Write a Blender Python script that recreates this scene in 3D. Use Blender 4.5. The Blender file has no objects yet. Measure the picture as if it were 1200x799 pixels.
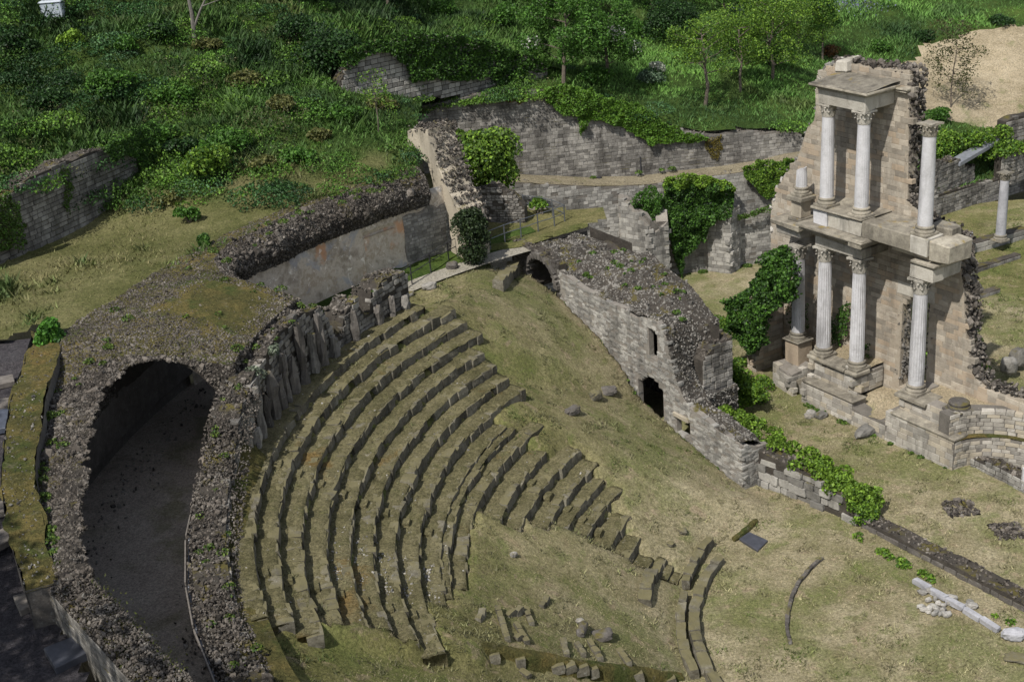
import bpy, bmesh, math, random
import numpy as np
from mathutils import Matrix, Vector

SC = bpy.context.scene
COL = SC.collection
R_ = math.radians

# ------------------------------------------------------------------ camera, world, sun, exposure
CAM_H, PITCH, ROLL, FPX = 28.75, 0.407, -0.082, 1520.976     # FPX: focal length in pixels of a 1200 px wide frame
cd = bpy.data.cameras.new("camera"); cam = bpy.data.objects.new("camera", cd); COL.objects.link(cam)
cd.sensor_width = 36.0; cd.lens = FPX / 1200 * 36.0; cd.clip_start = 0.5; cd.clip_end = 6000
_r = Vector((1, 0, 0)); _u = Vector((0, math.sin(PITCH), math.cos(PITCH))); _f = Vector((0, math.cos(PITCH), -math.sin(PITCH)))
cx = _r * math.cos(ROLL) + _u * math.sin(ROLL)
cy = -_r * math.sin(ROLL) + _u * math.cos(ROLL)
cx, cy = cx.normalized(), cy.normalized()
m3 = Matrix((cx, cy, -_f)).transposed()
cam.matrix_world = Matrix.Translation((0, 0, CAM_H)) @ m3.to_4x4()
SC.camera = cam

SUN_EL, SUN_AZ = R_(52), R_(52.3)           # light travels along (cos az, sin az) on the ground
w = bpy.data.worlds.new("World"); SC.world = w; w.use_nodes = True
nt = w.node_tree; bg = nt.nodes['Background']
sky = nt.nodes.new('ShaderNodeTexSky'); sky.sky_type = 'NISHITA'; sky.sun_disc = False
sky.sun_elevation = SUN_EL
_tosun = Vector((-math.cos(SUN_AZ) * math.cos(SUN_EL), -math.sin(SUN_AZ) * math.cos(SUN_EL), math.sin(SUN_EL)))
sky.sun_rotation = math.atan2(_tosun.x, _tosun.y)
sky.altitude = 500; sky.air_density = 1.0; sky.dust_density = 1.5
hsv = nt.nodes.new('ShaderNodeHueSaturation'); hsv.inputs['Saturation'].default_value = 0.5      # a bright, partly cloudy sky: whiter than clear blue
nt.links.new(sky.outputs[0], hsv.inputs['Color']); nt.links.new(hsv.outputs[0], bg.inputs[0]); bg.inputs[1].default_value = 0.11
sl = bpy.data.lights.new("sun", 'SUN'); sl.energy = 3.7; sl.angle = R_(0.6); sl.color = (1.0, 0.955, 0.885)
so = bpy.data.objects.new("sun", sl); COL.objects.link(so)
so.rotation_euler = _tosun.to_track_quat('Z', 'Y').to_euler(); so.location = (-40, -40, 90)
vs = SC.view_settings; vs.view_transform = 'Standard'; vs.look = 'None'; vs.exposure = 0.45; vs.gamma = 1.0; vs.use_curve_mapping = False
SC.cycles.max_bounces = 5; SC.cycles.diffuse_bounces = 2; SC.cycles.transparent_max_bounces = 8

# ------------------------------------------------------------------ picture rays -> places in the world
CE = np.array([14.674, 37.740]); TH = -1.025
UX = np.array([math.cos(TH), math.sin(TH)]); NX = np.array([math.sin(-TH), math.cos(TH)])   # along / behind the stage front
L1 = np.array([14.889, 56.674])
_cx, _cy, _ff = (np.array(v) for v in (cx, cy, _f))
def ray(u, v):
    return _cx * ((u - 600) / FPX) - _cy * ((v - 399.5) / FPX) + _ff
def at(u, v, z):
    d = ray(u, v); t = (z - CAM_H) / d[2]; return np.array([d[0] * t, d[1] * t, z])
def on_plane(u, v, A, B):
    A = np.array(A, float)[:2]; B = np.array(B, float)[:2]; n = np.array([-(B - A)[1], (B - A)[0]])
    d = ray(u, v); t = (A @ n) / (d[:2] @ n); return np.array([d[0] * t, d[1] * t, CAM_H + d[2] * t])
def Fm(s, m, z): return np.array([L1[0] + UX[0] * s + NX[0] * m, L1[1] + UX[1] * s + NX[1] * m, z])
def to_sm(x, y):
    dx, dy = x - L1[0], y - L1[1]; return dx * UX[0] + dy * UX[1], dx * NX[0] + dy * NX[1]
def PO(R, a, z):
    a = np.radians(a); return np.stack([CE[0] + R * np.cos(a), CE[1] + R * np.sin(a), z + 0 * R * a], -1)
def to_po(x, y):
    dx, dy = x - CE[0], y - CE[1]; return np.hypot(dx, dy), np.degrees(np.arctan2(dy, dx)) % 360
def pix(p):
    d = np.array(p, float) - np.array([0, 0, CAM_H]); k = d @ _ff
    return 600 + FPX * (d @ _cx) / k, 399.5 - FPX * (d @ _cy) / k

# ------------------------------------------------------------------ noise
_T = np.random.default_rng(5).random((256, 256))
def vnoise(x, y, seed=0):
    x = np.asarray(x, float) + seed * 17.31; y = np.asarray(y, float) + seed * 7.77
    xi = np.floor(x).astype(int); yi = np.floor(y).astype(int); fx = x - xi; fy = y - yi
    fx = fx * fx * (3 - 2 * fx); fy = fy * fy * (3 - 2 * fy)
    a = _T[xi & 255, yi & 255]; b = _T[(xi + 1) & 255, yi & 255]; c = _T[xi & 255, (yi + 1) & 255]; d = _T[(xi + 1) & 255, (yi + 1) & 255]
    return (a + (b - a) * fx) * (1 - fy) + (c + (d - c) * fx) * fy
def fbm(x, y, seed=0, o=4):
    s = 0; a = .5
    for k in range(o): s = s + a * (vnoise(x * 2**k, y * 2**k, seed + k) - .5); a *= .5
    return s * 2          # about -1..1

# ------------------------------------------------------------------ mesh helpers
def mesh_from(V, Fs, mat, col=None, rnd=None, smooth=False, name='mesh'):
    V = np.ascontiguousarray(V, np.float32); Fs = [np.asarray(f, np.int32) for f in (Fs if isinstance(Fs, (list, tuple)) else [Fs]) if len(f)]
    me = bpy.data.meshes.new(name); me.vertices.add(len(V)); me.vertices.foreach_set('co', V.ravel())
    loops = np.concatenate([f.ravel() for f in Fs]); tot = np.concatenate([np.full(len(f), f.shape[1], np.int32) for f in Fs])
    me.loops.add(len(loops)); me.loops.foreach_set('vertex_index', loops)
    st = np.concatenate([[0], np.cumsum(tot)[:-1]]).astype(np.int32)
    me.polygons.add(len(tot)); me.polygons.foreach_set('loop_start', st)
    me.polygons.foreach_set('use_smooth', np.full(len(tot), bool(smooth)))
    me.update(calc_edges=True)
    if col is not None:
        a = me.attributes.new('Col', 'FLOAT_COLOR', 'POINT'); c = np.ones((len(V), 4), np.float32); c[:, :3] = col; a.data.foreach_set('color', c.ravel())
    if rnd is not None:
        a = me.attributes.new('rnd', 'FLOAT', 'POINT'); a.data.foreach_set('value', np.asarray(rnd, np.float32))
    if mat is not None: me.materials.append(mat)
    return me
def tag(o, label=None, cat=None, group=None, kind=None):
    if label: o['label'] = label
    if cat: o['category'] = cat
    if group: o['group'] = group
    if kind: o['kind'] = kind
    return o
def wloc(o):
    p = Vector((0, 0, 0))
    while o is not None: p = p + o.location; o = o.parent
    return np.array(p)
def mk(name, V, Fs, mat, parent=None, col=None, rnd=None, smooth=False, kind=None):
    V = np.asarray(V, float)
    if parent is not None: org = wloc(parent); loc = (0, 0, 0)
    else: org = np.array([*V[:, :2].mean(0), V[:, 2].min()]); loc = org
    me = mesh_from(V - org, Fs, mat, col, rnd, smooth, name)
    o = bpy.data.objects.new(name, me); COL.objects.link(o); o.location = loc
    if parent is not None: o.parent = parent
    if kind: o['kind'] = kind
    return o
def thing(name, label, cat, loc, group=None):
    o = bpy.data.objects.new(name, None); COL.objects.link(o); o.location = loc; o.empty_display_size = .3
    return tag(o, label, cat, group)
class MB:                                   # collects pieces into ONE mesh
    def __init__(s): s.V = []; s.F = {}; s.n = 0; s.C = []; s.R = []
    def add(s, V, *Fs, col=None, rnd=None):
        V = np.asarray(V, float)
        for F in Fs:
            F = np.asarray(F)
            if len(F): s.F.setdefault(F.shape[1], []).append(F + s.n)
        s.V.append(V); s.n += len(V)
        if col is not None: s.C.append(np.broadcast_to(col, (len(V), 3)))
        if rnd is not None: s.R.append(np.broadcast_to(rnd, (len(V),)))
        return s
    def build(s, name, mat, parent=None, smooth=False, kind=None):
        return mk(name, np.concatenate(s.V), [np.concatenate(f) for f in s.F.values()], mat, parent,
                  np.concatenate(s.C) if s.C else None, np.concatenate(s.R) if s.R else None, smooth, kind)
BOXF = np.array([[0, 3, 2, 1], [4, 5, 6, 7], [0, 1, 5, 4], [1, 2, 6, 5], [2, 3, 7, 6], [3, 0, 4, 7]])
def hexa(b, t): return np.concatenate([b, t])       # 4 bottom (ccw) + 4 top points
def grid(fn, us, vs_):
    U, W = np.meshgrid(us, vs_, indexing='ij'); V = fn(U, W).reshape(-1, 3); nu, nv = len(us), len(vs_)
    i = np.arange(nu - 1)[:, None] * nv + np.arange(nv - 1)[None]; i = i.ravel()
    return V, np.stack([i, i + nv, i + nv + 1, i + 1], 1)
def chamf(pts8, c=.03):                     # box from 8 corners with chamfered edges (bmesh bevel)
    bm = bmesh.new(); v = [bm.verts.new(p) for p in pts8]
    for f in BOXF: bm.faces.new([v[i] for i in f])
    bmesh.ops.bevel(bm, geom=bm.edges[:], offset=c, segments=1, affect='EDGES')
    bm.verts.index_update(); V = np.array([x.co[:] for x in bm.verts]); q = [[x.index for x in f.verts] for f in bm.faces]
    bm.free(); return V, np.array([f for f in q if len(f) == 4]), np.array([f for f in q if len(f) == 3])
def tube(pts, rad, k=8, cap=True):
    pts = np.asarray(pts, float); rad = np.broadcast_to(rad, (len(pts),)); V = []
    for i, p in enumerate(pts):
        t = pts[min(i + 1, len(pts) - 1)] - pts[max(i - 1, 0)]; t = t / (np.linalg.norm(t) + 1e-9)
        a = np.cross(t, [0.3, 0.9, 0.1] if abs(t[2]) > .8 else [0, 0, 1]); a /= np.linalg.norm(a); b = np.cross(t, a)
        an = np.arange(k) * 2 * np.pi / k; V.append(p + rad[i] * (np.cos(an)[:, None] * a + np.sin(an)[:, None] * b))
    V = np.concatenate(V); F = []
    for i in range(len(pts) - 1):
        for j in range(k): F.append([i * k + j, i * k + (j + 1) % k, (i + 1) * k + (j + 1) % k, (i + 1) * k + j])
    F = np.array(F); T = []
    if cap:
        n = len(V); V = np.concatenate([V, [pts[0], pts[-1]]]); e = (len(pts) - 1) * k
        for j in range(k): T += [[n, (j + 1) % k, j], [n + 1, e + j, e + (j + 1) % k]]
    return V, F, np.array(T).reshape(-1, 3)
def lathe(prof, k=20, c=(0, 0, 0)):         # profile of (r, z)
    V = []; an = np.arange(k) * 2 * np.pi / k
    for r, z in prof: V.append(np.stack([r * np.cos(an), r * np.sin(an), np.full(k, z)], 1))
    V = np.concatenate(V) + np.array(c); F = []
    for i in range(len(prof) - 1):
        for j in range(k): F.append([i * k + j, i * k + (j + 1) % k, (i + 1) * k + (j + 1) % k, (i + 1) * k + j])
    return V, np.array(F)
# stone lumps ---------------------------------------------------------------------------
_lumps = []
_rg = np.random.default_rng(11)
for _k in range(10):
    bm = bmesh.new(); bmesh.ops.create_icosphere(bm, subdivisions=1, radius=.5); bm.verts.index_update()
    V = np.array([v.co[:] for v in bm.verts]); F = np.array([[v.index for v in f.verts] for f in bm.faces]); bm.free()
    V = np.sign(V) * np.abs(V) ** .75 * .5 ** .25; V *= _rg.uniform(.68, 1.3, (len(V), 1)); _lumps.append((V, F))
def rot_rand(n, rg):
    q = rg.normal(size=(n, 4)); q /= np.linalg.norm(q, axis=1, keepdims=True); a, b, c, d = q.T
    return np.stack([1-2*(c*c+d*d), 2*(b*c-a*d), 2*(b*d+a*c), 2*(b*c+a*d), 1-2*(b*b+d*d), 2*(c*d-a*b), 2*(b*d-a*c), 2*(c*d+a*b), 1-2*(b*b+c*c)], 1).reshape(n, 3, 3)
def stones(P, size, rg, flat=.65):          # lumps at points P -> V, F, rnd
    n = len(P); size = np.broadcast_to(size, (n,)); out = MB()
    sc = rg.uniform(.7, 1.25, (n, 3)); sc[:, 2] *= flat; size = size * (.75 + .35 * rg.pareto(3.0, n).clip(0, 3)); M = rot_rand(n, rg) ; kind = rg.integers(0, len(_lumps), n); rn = rg.random(n)
    for k, (V, F) in enumerate(_lumps):
        I = np.where(kind == k)[0]
        if not len(I): continue
        W = np.einsum('nij,nvj->nvi', M[I], V[None] * sc[I][:, None]) * size[I][:, None, None] + P[I][:, None]
        FF = (F[None] + (np.arange(len(I)) * len(V))[:, None, None]).reshape(-1, 3)
        out.add(W.reshape(-1, 3), FF, rnd=np.repeat(rn[I], len(V)))
    return out
def sample(V, Fq, n, rg):                   # random points on quads -> points, normals
    V = np.asarray(V); Fq = np.asarray(Fq); a, b, c, d = (V[Fq[:, i]] for i in range(4)); nn = np.cross(c - a, d - b); ar = np.linalg.norm(nn, axis=1)
    I = rg.choice(len(Fq), n, p=ar / ar.sum()); s, t = rg.random((n, 1)), rg.random((n, 1))
    P = (a[I] * (1 - s) + b[I] * s) * (1 - t) + (d[I] * (1 - s) + c[I] * s) * t
    return P, nn[I] / (ar[I][:, None] + 1e-9)
# leaves ----------------------------------------------------------------------------------
def leaves(P, size, rg, c1, c2, nrm=None, spread=.8, asp=.6, bright=.35):
    n = len(P); size = np.broadcast_to(size, (n,))[:, None]
    N = rg.normal(size=(n, 3)); N /= np.linalg.norm(N, axis=1, keepdims=True)
    if nrm is not None: N = nrm * (1 - spread * .5) + N * spread; N /= np.linalg.norm(N, axis=1, keepdims=True) + 1e-9
    T = np.cross(N, rg.normal(size=(n, 3))); T /= np.linalg.norm(T, axis=1, keepdims=True) + 1e-9; B = np.cross(N, T)
    V = np.stack([P - T * size * .5, P + B * size * asp * .5 + N * size * .1, P + T * size * .5, P - B * size * asp * .5 + N * size * .1], 1).reshape(-1, 3)
    F = np.arange(4 * n).reshape(n, 4)
    t = rg.random((n, 1)); C = np.array(c1) * (1 - t) + np.array(c2) * t; C = C * (1 + bright * rg.normal(size=(n, 1)).clip(-1.5, 1.5))
    return V, F, np.repeat(C.clip(.004, .9), 4, 0)
def blades(P, h, rg, c1, c2, wd=.25, lean=.6, bright=.3):
    n = len(P); h = np.broadcast_to(h, (n,))[:, None]; a = rg.random(n) * 6.283; D = np.stack([np.cos(a), np.sin(a), 0 * a], 1)
    b = rg.random(n) * 6.283; Lr = np.stack([np.cos(b) * lean, np.sin(b) * lean, 1 + 0 * b], 1) * rg.uniform(.6, 1.2, (n, 1))
    V = np.stack([P - D * h * wd * .5, P + D * h * wd * .5, P + Lr * h], 1).reshape(-1, 3)
    t = rg.random((n, 1)); C = (np.array(c1) * (1 - t) + np.array(c2) * t) * (1 + bright * rg.normal(size=(n, 1)).clip(-1.5, 1.5))
    return V, np.arange(3 * n).reshape(n, 3), np.repeat(C.clip(.004, .9), 3, 0)
def in_poly(x, y, poly):
    poly = np.array(poly, float); ins = np.zeros(len(x), bool); j = len(poly) - 1
    for i in range(len(poly)):
        xi, yi = poly[i]; xj, yj = poly[j]
        c = ((yi > y) != (yj > y)) & (x < (xj - xi) * (y - yi) / (yj - yi + 1e-12) + xi); ins ^= c; j = i
    return ins
def poly_pts(poly, n, rg):
    p = np.array(poly, float); lo, hi = p.min(0), p.max(0); out = []
    while sum(len(o) for o in out) < n:
        q = lo + (hi - lo) * rg.random((2 * n, 2)); out.append(q[in_poly(q[:, 0], q[:, 1], poly)])
    return np.concatenate(out)[:n]

# ------------------------------------------------------------------ materials
def newmat(name):
    m = bpy.data.materials.new(name); m.use_nodes = True; t = m.node_tree
    return m, t, t.nodes['Principled BSDF']
def N(t, typ, **kw):
    n = t.nodes.new(typ)
    for k, v in kw.items():
        if k.startswith('i_'):
            key = k[2:]; n.inputs[int(key) if key.isdigit() else key].default_value = v
        else: setattr(n, k, v)
    return n
def noise(t, pos, scale, detail=4, rough=.6, dist=0.0):
    n = N(t, 'ShaderNodeTexNoise'); n.inputs['Scale'].default_value = scale; n.inputs['Detail'].default_value = detail
    n.inputs['Roughness'].default_value = rough; n.inputs['Distortion'].default_value = dist; t.links.new(pos, n.inputs['Vector']); return n.outputs['Fac']
def ramp(t, fac, stops):
    r = N(t, 'ShaderNodeValToRGB'); e = r.color_ramp.elements
    while len(e) < len(stops): e.new(.5)
    for el, (p, c) in zip(e, stops): el.position = p; el.color = (*c, 1)
    t.links.new(fac, r.inputs[0]); return r.outputs[0]
def mth(t, op, a, b=None, clamp=False):
    n = N(t, 'ShaderNodeMath', operation=op, use_clamp=clamp)
    for i, x in enumerate((a, b)):
        if x is None: continue
        if isinstance(x, (int, float)): n.inputs[i].default_value = x
        else: t.links.new(x, n.inputs[i])
    return n.outputs[0]
def mix(t, fac, a, b, typ='MIX'):
    n = N(t, 'ShaderNodeMix', data_type='RGBA', blend_type=typ)
    for s, x in ((0, fac), (6, a), (7, b)):
        if isinstance(x, (int, float)): n.inputs[s].default_value = x
        elif isinstance(x, tuple): n.inputs[s].default_value = (*x, 1)
        else: t.links.new(x, n.inputs[s])
    return n.outputs[2]
def bump(t, b, h, strength=.5, dist=.05):
    n = N(t, 'ShaderNodeBump'); n.inputs['Strength'].default_value = strength; n.inputs['Distance'].default_value = dist
    t.links.new(h, n.inputs['Height']); t.links.new(n.outputs[0], b.inputs['Normal'])
def position(t): return N(t, 'ShaderNodeNewGeometry').outputs['Position']
def smooth_step(t, x, a, b): 
    n = N(t, 'ShaderNodeMapRange', interpolation_type='SMOOTHSTEP'); n.inputs[1].default_value = a; n.inputs[2].default_value = b
    t.links.new(x, n.inputs[0]); return n.outputs[0]
def stone_mat(name, stops, sc=(.5, 3, 14), var=.35, moss=0.0, mosscol=(.10, .085, .02), lichen=0.0, stain=.35, bmp=.5, rough=.92, warm=None, pale=0.0):
    m, t, b = newmat(name); P = position(t)
    f = mth(t, 'ADD', mth(t, 'MULTIPLY', noise(t, P, sc[0], 5), .42), mth(t, 'ADD', mth(t, 'MULTIPLY', noise(t, P, sc[1], 5), .36), mth(t, 'MULTIPLY', noise(t, P, sc[2], 4), .22)))
    c = ramp(t, f, stops)
    at_ = N(t, 'ShaderNodeAttribute', attribute_name='rnd'); oi = N(t, 'ShaderNodeObjectInfo')
    rn = mth(t, 'FRACT', mth(t, 'ADD', at_.outputs['Fac'], oi.outputs['Random']))
    c = mix(t, 1.0, c, ramp(t, rn, [(0, (1 - var,) * 3), (1, (1 + var * .6,) * 3)]), 'MULTIPLY')
    if warm: c = mix(t, mth(t, 'MULTIPLY', smooth_step(t, mth(t, 'FRACT', mth(t, 'MULTIPLY', rn, 7.31)), .55, .9), .8), c, warm)
    if pale: c = mix(t, mth(t, 'MULTIPLY', smooth_step(t, noise(t, P, .28, 4, .6), .52, .66), pale), c, ramp(t, f, [(.3, (.2, .19, .17)), (.7, (.44, .42, .38))]))
    if stain:                                   # vertical streaks of dirt and dark crust
        mp = N(t, 'ShaderNodeMapping'); mp.inputs['Scale'].default_value = (1.3, 1.3, .22); t.links.new(P, mp.inputs['Vector'])
        s = smooth_step(t, noise(t, mp.outputs[0], .9, 5, .65), .48, .68); c = mix(t, mth(t, 'MULTIPLY', s, stain), c, (.035, .032, .028))
    if lichen:
        s = smooth_step(t, noise(t, P, 9, 3, .6), .60, .70); c = mix(t, mth(t, 'MULTIPLY', s, lichen), c, (.5, .5, .46))
    if moss:
        nz = N(t, 'ShaderNodeSeparateXYZ'); t.links.new(N(t, 'ShaderNodeNewGeometry').outputs['Normal'], nz.inputs[0])
        s = mth(t, 'MULTIPLY', smooth_step(t, nz.outputs[2], .15, .8), smooth_step(t, noise(t, P, 1.1, 5, .65), .64 - moss * .45, .74 - moss * .25)); c = mix(t, mth(t, 'MULTIPLY', s, .9), c, mosscol)
    t.links.new(c, b.inputs['Base Color']); b.inputs['Roughness'].default_value = rough; b.inputs['Specular IOR Level'].default_value = .25
    bump(t, b, mth(t, 'ADD', noise(t, P, 7, 6, .7), mth(t, 'MULTIPLY', noise(t, P, 30, 4, .7), .5)), bmp, .06)
    return m
def ground_mat(name, stops, sc=(.12, .7, 5), patches=(), bmp=.6, fine=28, rough=.97, stops2=None):
    m, t, b = newmat(name); P = position(t)
    f = mth(t, 'ADD', mth(t, 'MULTIPLY', noise(t, P, sc[0], 4), .35), mth(t, 'ADD', mth(t, 'MULTIPLY', noise(t, P, sc[1], 5, .65), .4), mth(t, 'MULTIPLY', noise(t, P, sc[2], 5, .7), .25)))
    c = ramp(t, f, stops)
    if stops2: c = mix(t, N(t, 'ShaderNodeAttribute', attribute_name='rnd').outputs['Fac'], c, ramp(t, f, stops2))
    for (s, lo, hi, k, colr) in patches:
        q = smooth_step(t, noise(t, P, s, 5, .62, .4), lo, hi); c = mix(t, mth(t, 'MULTIPLY', q, k), c, colr)
    g = noise(t, P, fine, 4, .75); g2 = noise(t, P, fine * .36, 5, .72, .6)
    c = mix(t, 1.0, c, ramp(t, g, [(.28, (.6,) * 3), (.72, (1.32,) * 3)]), 'MULTIPLY'); c = mix(t, 1.0, c, ramp(t, g2, [(.33, (.52, .53, .5)), (.5, (.98,) * 3), (.66, (1.42, 1.4, 1.36))]), 'MULTIPLY')
    t.links.new(c, b.inputs['Base Color']); b.inputs['Roughness'].default_value = rough; b.inputs['Specular IOR Level'].default_value = .1
    bump(t, b, mth(t, 'ADD', g2, mth(t, 'MULTIPLY', g, .5)), min(1.0, bmp * 1.2), .09)
    return m
def leaf_mat(name, trans=.25, rough=.55):
    m, t, b = newmat(name); a = N(t, 'ShaderNodeAttribute', attribute_name='Col'); t.links.new(a.outputs['Color'], b.inputs['Base Color'])
    b.inputs['Roughness'].default_value = rough; b.inputs['Specular IOR Level'].default_value = .3
    tr = N(t, 'ShaderNodeBsdfTranslucent'); t.links.new(a.outputs['Color'], tr.inputs[0]); mx = N(t, 'ShaderNodeMixShader'); mx.inputs[0].default_value = trans
    t.links.new(b.outputs[0], mx.inputs[1]); t.links.new(tr.outputs[0], mx.inputs[2]); t.links.new(mx.outputs[0], t.nodes['Material Output'].inputs['Surface'])
    return m
def plain(name, c, rough=.6, metal=0.0, var=.25, sc=6):
    m, t, b = newmat(name); P = position(t)
    k = ramp(t, noise(t, P, sc, 5, .65), [(.25, tuple(x * (1 - var) for x in c)), (.75, tuple(x * (1 + var) for x in c))])
    t.links.new(k, b.inputs['Base Color']); b.inputs['Roughness'].default_value = rough; b.inputs['Metallic'].default_value = metal
    bump(t, b, noise(t, P, 22, 4), .2, .02); return m

GREY = [(.3, (.075, .07, .062)), (.45, (.17, .16, .145)), (.58, (.27, .255, .23)), (.72, (.36, .345, .31))]
M = {}
M['grey'] = stone_mat('grey_stone', GREY, stain=.7, moss=.3, var=.45, pale=.55)
M['sandcore'] = stone_mat('sandy_mortar', [(.3, (.19, .16, .12)), (.5, (.3, .26, .205)), (.7, (.4, .36, .3))], stain=.15, bmp=.6)
M['mid_grey'] = stone_mat('light_grey_stone', [(.3, (.12, .115, .105)), (.45, (.25, .24, .22)), (.6, (.36, .345, .31)), (.75, (.46, .445, .4))], stain=.5, moss=.15, var=.45)
M['dark'] = stone_mat('dark_weathered_stone', [(.3, (.045, .04, .036)), (.5, (.11, .10, .09)), (.7, (.2, .185, .165))], stain=.3, moss=.3, lichen=.15)
M['rubble'] = stone_mat('rubble_stone', [(.3, (.035, .03, .025)), (.48, (.09, .078, .066)), (.68, (.21, .19, .165))], var=.85, stain=.0, moss=.08, lichen=.3)
M['grey_rubble'] = stone_mat('grey_rubble_stone', [(.3, (.05, .046, .04)), (.48, (.14, .13, .115)), (.68, (.29, .275, .25))], var=.8, stain=0, moss=.08, lichen=.3)
M['pale_rubble'] = stone_mat('pale_rubble_stone', [(.3, (.12, .11, .1)), (.5, (.28, .265, .24)), (.7, (.5, .48, .44))], var=.6, stain=0, lichen=.4)
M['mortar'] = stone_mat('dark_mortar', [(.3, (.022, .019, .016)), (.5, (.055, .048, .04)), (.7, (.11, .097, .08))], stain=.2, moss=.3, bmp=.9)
M['pale_mortar'] = stone_mat('pale_mortar', [(.3, (.13, .12, .105)), (.5, (.22, .2, .175)), (.7, (.3, .28, .24))], stain=.25, moss=.1, bmp=.9)
M['sand'] = stone_mat('sand_coloured_stone', [(.3, (.2, .172, .135)), (.45, (.32, .28, .225)), (.6, (.41, .37, .305)), (.75, (.49, .46, .4))], var=.35, stain=.32, warm=(.36, .285, .205), bmp=.5)
M['pod'] = stone_mat('beige_grey_stone', [(.3, (.2, .185, .16)), (.45, (.34, .315, .275)), (.6, (.45, .425, .375)), (.75, (.52, .5, .45))], var=.4, stain=.35, moss=.18, warm=(.38, .33, .25))
M['slab'] = stone_mat('weathered_cornice_stone', [(.3, (.085, .076, .06)), (.45, (.2, .18, .145)), (.58, (.33, .3, .24)), (.73, (.44, .405, .33))], stain=.45, moss=.12, mosscol=(.22, .155, .03))
M['beam'] = stone_mat('cream_architrave_stone', [(.3, (.22, .2, .165)), (.5, (.38, .355, .305)), (.7, (.52, .495, .44))], stain=.5, var=.12, moss=.1)
M['marble'] = stone_mat('white_marble', [(.3, (.27, .265, .265)), (.45, (.43, .425, .43)), (.6, (.52, .515, .525)), (.75, (.58, .575, .585))], sc=(.8, 4, 16), stain=.45, bmp=.25, rough=.7, var=.06)
M['greymarble'] = stone_mat('grey_marble', [(.3, (.2, .2, .215)), (.5, (.34, .34, .36)), (.7, (.46, .46, .48))], sc=(1, 5, 16), stain=.25, bmp=.15, rough=.7, var=.1)
M['seat'] = stone_mat('mossy_seat_stone', [(.3, (.045, .04, .03)), (.46, (.11, .1, .075)), (.62, (.2, .185, .145)), (.78, (.38, .36, .31))], sc=(1, 5, 20), var=.4, stain=.1, moss=.75, mosscol=(.135, .12, .06), lichen=.22)
M['plaster'] = None
M['dry'] = ground_mat('dry_grass_ground', [(.32, (.10, .092, .045)), (.44, (.20, .178, .1)), (.54, (.30, .262, .168)), (.66, (.41, .36, .245))],
                      stops2=[(.32, (.05, .056, .018)), (.45, (.12, .118, .042)), (.58, (.205, .19, .08)), (.72, (.31, .27, .145))],
                      patches=((.22, .45, .62, .65, (.12, .14, .042)), (.9, .54, .66, .5, (.115, .145, .04)), (1.3, .57, .68, .5, (.33, .25, .18)), (2.4, .58, .68, .5, (.10, .085, .045)), (1.4, .58, .72, .5, (.10, .09, .035)), (.5, .6, .75, .5, (.33, .24, .16))))
M['tread'] = ground_mat('mossy_tread', [(.32, (.05, .048, .022)), (.45, (.125, .113, .058)), (.58, (.2, .178, .1)), (.72, (.28, .25, .155))], sc=(.3, 1.5, 7),
                        patches=((1.2, .52, .7, .55, (.09, .092, .035)), (4, .62, .72, .6, (.3, .28, .23)), (.25, .6, .7, .5, (.2, .105, .02))), bmp=.9)
M['hill'] = ground_mat('hill_grass', [(.3, (.014, .026, .007)), (.46, (.035, .062, .014)), (.6, (.07, .105, .024)), (.75, (.12, .15, .045))], sc=(.08, .4, 3),
                       stops2=[(.3, (.04, .05, .017)), (.45, (.095, .098, .036)), (.58, (.165, .155, .072)), (.72, (.26, .23, .13))])
M['platform'] = ground_mat('trodden_grass', [(.3, (.06, .065, .022)), (.45, (.14, .13, .055)), (.58, (.23, .2, .1)), (.72, (.31, .27, .15))], patches=((.35, .45, .65, .7, (.06, .08, .02)),))
M['moss'] = ground_mat('yellow_moss', [(.3, (.036, .036, .014)), (.46, (.085, .08, .03)), (.58, (.14, .115, .042)), (.68, (.17, .12, .045)), (.8, (.24, .215, .14))], sc=(.4, 1.6, 8), patches=((.7, .5, .66, .8, (.055, .075, .022)), (2.2, .58, .7, .6, (.17, .15, .10))), bmp=1)
M['floor'] = ground_mat('dark_gravel_floor', [(.3, (.17, .145, .12)), (.45, (.27, .235, .2)), (.6, (.33, .295, .25)), (.72, (.42, .38, .33))], sc=(.25, 1.2, 6), patches=((.3, .52, .66, .6, (.13, .125, .06)), (.7, .58, .66, .5, (.2, .17, .14))), bmp=.4, fine=40)
M['gravel'] = ground_mat('dark_gravel', [(.3, (.035, .032, .036)), (.5, (.065, .06, .066)), (.7, (.12, .115, .12))], sc=(.3, 3, 16), bmp=1, fine=30)
M['path'] = ground_mat('pale_gravel_path', [(.3, (.2, .185, .15)), (.5, (.3, .28, .235)), (.7, (.38, .355, .3))], patches=((.8, .55, .7, .5, (.16, .14, .07)),), bmp=.3)
M['earth'] = ground_mat('dry_earth', [(.3, (.15, .13, .085)), (.45, (.22, .19, .13)), (.6, (.28, .245, .175)), (.75, (.35, .31, .23))], sc=(.3, 1.5, 6), patches=((.8, .55, .7, .5, (.13, .13, .05)),))
M['bare'] = ground_mat('bare_tan_field', [(.3, (.17, .145, .085)), (.43, (.26, .215, .14)), (.55, (.345, .29, .2)), (.7, (.42, .36, .26))], sc=(.2, 1.1, 5), patches=((.35, .56, .7, .6, (.12, .15, .05)),))
M['leaf'] = leaf_mat('leaf'); M['grass'] = leaf_mat('grass_blade', .2, .7)
M['bark'] = plain('bark', (.11, .09, .07), .9, var=.4)
M['slate'] = plain('slate_sheet', (.05, .053, .065), .5, var=.35, sc=3)
M['metal'] = plain('grey_metal_rail', (.16, .17, .19), .45, .6)
M['iron'] = plain('dark_iron', (.05, .05, .055), .6, .4)
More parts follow.
